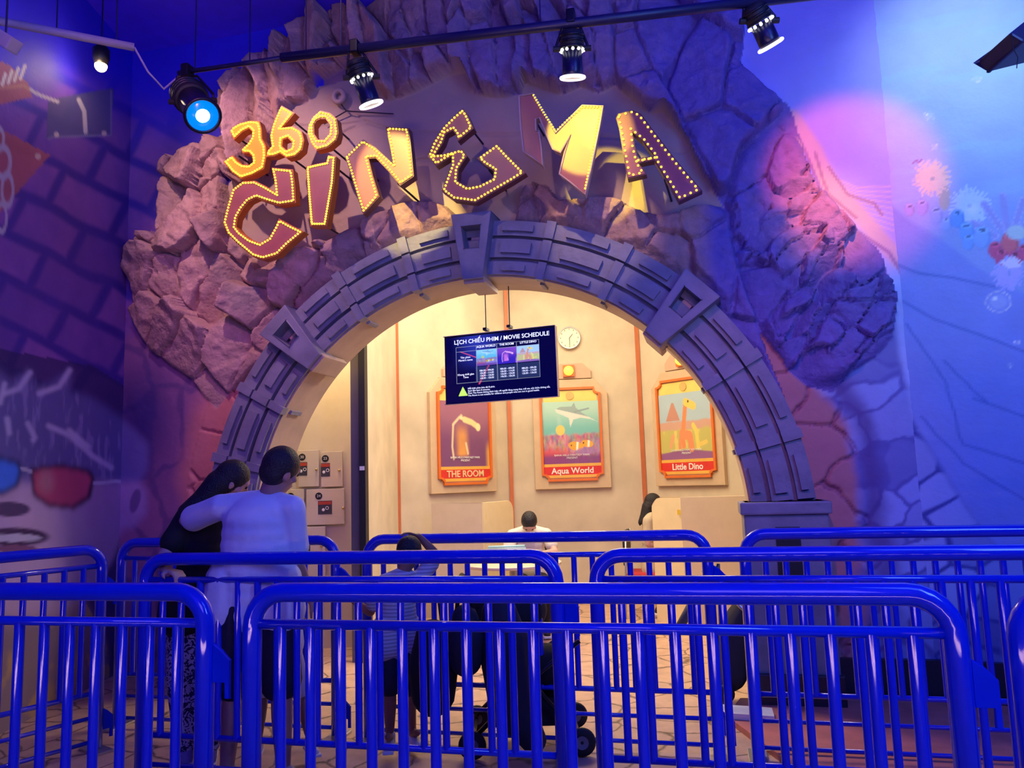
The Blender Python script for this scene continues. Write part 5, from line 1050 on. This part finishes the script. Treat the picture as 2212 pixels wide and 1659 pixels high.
bm = bmesh.new(); a = atZ(290, 102, zp); b = atZ(388, 160, zp); tube(bm, [a, a.lerp(b, .3)-Vector((0, 0, .10)), a.lerp(b, .65)-Vector((0, 0, .15)), b-Vector((0, 0, .01))], .006, 6); tag(fin(bm, 'sagging_cable', mat('pale_cable', (.4, .4, .5), .5)), 'pale cable sagging between the grey rail and the blue lantern', 'cable')
def lantern(label, top, tip, zt_, glow, lens, r=.066, dd=.08):
    pyy = 125-.1184*(top[0]-608) if top[0] > 500 else 155
    D_ = atZ(top[0], pyy, zp).dot(H3)
    """top / tip: pixel centres of the rear and the front of the barrel"""
    A_ = atD(*top, D_); hc = max(.075, zp-A_.z); L_ = .34; d0 = A_.dot(H3)
    B_ = atD(*tip, d0+dd); d = (B_-A_); L_ = d.length; ax = d.normalized(); t = thing('stage_lantern', label, 'stage light', A_)
    Q_ = ax.to_track_quat('Z', 'Y').to_matrix()
    bm = bmesh.new(); lathe(bm, [(.02, -.01), (r*.8, 0), (r*.98, .03), (r, .12*L_/.34), (r*.95, .125*L_/.34)], 24, mtx=Q_); fin(bm, 'rear_housing', BLACK, t, True)
    bm = bmesh.new(); lathe(bm, [(r*.84, .10), (r*.86, L_-.03), (r*.86, L_)], 24, mtx=Q_); fin(bm, 'barrel', mat('dark_barrel', (.012, .012, .05), .3, .3), t, True)
    bm = bmesh.new()
    for k in range(3): lathe(bm, [(r*1.0, .02+.03*k), (r*1.06, .024+.03*k), (r*1.06, .030+.03*k), (r*1.0, .034+.03*k)], 24, mtx=Q_)
    fin(bm, 'cooling_fin', DARKM, t, True)
    bm = bmesh.new()
    rg = [Q_@Vector((math.cos(2*PI*k/28)*(r*.98), math.sin(2*PI*k/28)*(r*.98), L_)) for k in range(28)]; tube(bm, rg, .010, 8, True); fin(bm, 'filter_frame', mat('lit_filter_frame', (.9, .85, .8), .3, emit=(1, .86, .78), estr=1.6) if glow else DARKM, t, True)  # frame given a glow in place of lamp light spilling onto it
    bm = bmesh.new(); lathe(bm, [(0, L_-.004), (r*.88, L_-.004), (r*.88, L_), (0, L_+.003)], 28, mtx=Q_); fin(bm, 'lens', lens, t, True)
    if glow:
        bm = bmesh.new()
        for k in range(12):
            a = 2*PI*k/12; sphere(bm, Q_@Vector((math.cos(a)*r*.99, math.sin(a)*r*.99, .105)), .009, None, 8, 6)
        fin(bm, 'vent_holes', mat('lamp_leak', (1, 1, .9), .4, emit=(1, .95, .85), estr=3), t)
    hz = Vector((0, 0, 1)); yo = [(-RVec*.0) for RVec in ()]
    sx = Vector((R3.x, R3.y, 0)); m_ = ax*L_*.38
    bm = bmesh.new(); tube(bm, [m_+sx*(r+.02), m_+sx*(r+.02)+hz*hc*.3, sx*(r*.6)+hz*(hc-.03), -sx*(r*.6)+hz*(hc-.03), m_-sx*(r+.02)+hz*hc*.3, m_-sx*(r+.02)], .008, 8); fin(bm, 'yoke', DARKM, t, True)
    bm = bmesh.new(); box(bm, hz*hc, (.05, .07, .08)); fin(bm, 'hook_clamp', DARKM, t, bevel=.008)
    for sg in (-1, 1):
        bm = bmesh.new(); cone(bm, m_+sx*sg*(r+.0), m_+sx*sg*(r+.04), .016, seg=12); fin(bm, 'tilt_knob', BLACK, t)
    return t
WL = mat('dark_lens', (.02, .02, .03), .2, emit=(1, .9, .75), estr=.05)
lantern('black stage lantern above the digit 0', (768, 130), (802, 226), zp-.12, True, WL)
lantern('black stage lantern above the letter M, hanging straight down', (1235, 66), (1237, 168), zp-.12, True, WL)
lantern('black stage lantern at the top near the right mural', (1625, 12), (1665, 98), zp-.12, True, WL)
bl = lantern('stage lantern with glowing blue lens left of the sign', (404, 200), (438, 250), zp-.15, False, mat('blue_lens', (0, .1, 1), .2, emit=(0, .16, 1), estr=1.6), r=.10, dd=-.20)
qa = atD(404, 200, atZ(404, 155, zp).dot(H3))
ax = (atD(438, 250, qa.dot(H3)-.20)-qa); bm = bmesh.new(); sphere(bm, ax-ax.normalized()*.018, .045, None, 16, 10); fin(bm, 'hot_core', mat('cyan_core', (.6, .9, 1), .2, emit=(.45, .85, 1), estr=6), bl, True)
q = atD(218, 140, 5.6); sl = thing('warm_lamp', 'small warm glowing lamp at the upper left', 'lamp', q)
bm = bmesh.new(); lathe(bm, [(.045, 0), (.06, .05), (.062, .12), (.03, .16)], 16); fin(bm, 'lamp_shade', DARKM, sl, True)
bm = bmesh.new(); sphere(bm, (0, 0, -.01), .045); fin(bm, 'bulb', mat('warm_bulb', (1, .9, .6), .3, emit=(1, .62, .22), estr=14), sl, True)
bm = bmesh.new(); cone(bm, (0, 0, .15), (0, 0, 5.4-q.z), .006, seg=6); fin(bm, 'drop_rod', RODM, sl)
lamp('POINT', 'warm_lamp_light', q-Vector((0, 0, .06))-H3*.05, None, 6, (1, .7, .35), shadow_soft_size=.05)
q = atD(12, 88, 3.6); t = thing('small_projector', 'small grey box lamp at the upper left edge', 'lamp', q); bm = bmesh.new(); box(bm, (0, 0, 0), (.14, .07, .07), Matrix.Rotation(R(35), 3, 'Y')); fin(bm, 'housing', mat('grey_box', (.35, .35, .4), .5), t, bevel=.008); bm = bmesh.new(); cone(bm, (0, 0, .02), (0, 0, 5.4-q.z), .005, seg=6); fin(bm, 'drop_rod', RODM, t)
q = atD(2195, 90, 3.3); t = thing('loudspeaker', 'dark wedge loudspeaker hanging at the upper right edge with a loose wire', 'speaker', q)
bm = bmesh.new(); prism(bm, [(-.11, -.03), (-.055, -.07), (.35, .02), (.35, .17), (.05, .09)], (-H3*.12, R3, Vector((0, 0, 1)), H3), .24); fin(bm, 'cabinet', mat('navy_black', (.01, .01, .06), .4), t, bevel=.01)
bm = bmesh.new(); tube(bm, [R3*-.10+Vector((0, 0, -.03))-H3*.12, R3*-.10+Vector((0, 0, -.10))-H3*.12, R3*-.085+Vector((0, 0, -.14))-H3*.12, R3*-.095+Vector((0, 0, -.19))-H3*.12], .002, 6); fin(bm, 'loose_wire', BLACK, t)
bm = bmesh.new(); cone(bm, R3*.2+Vector((0, 0, .1)), R3*.2+Vector((0, 0, 5.4-q.z)), .01, seg=8); fin(bm, 'drop_rod', RODM, t)
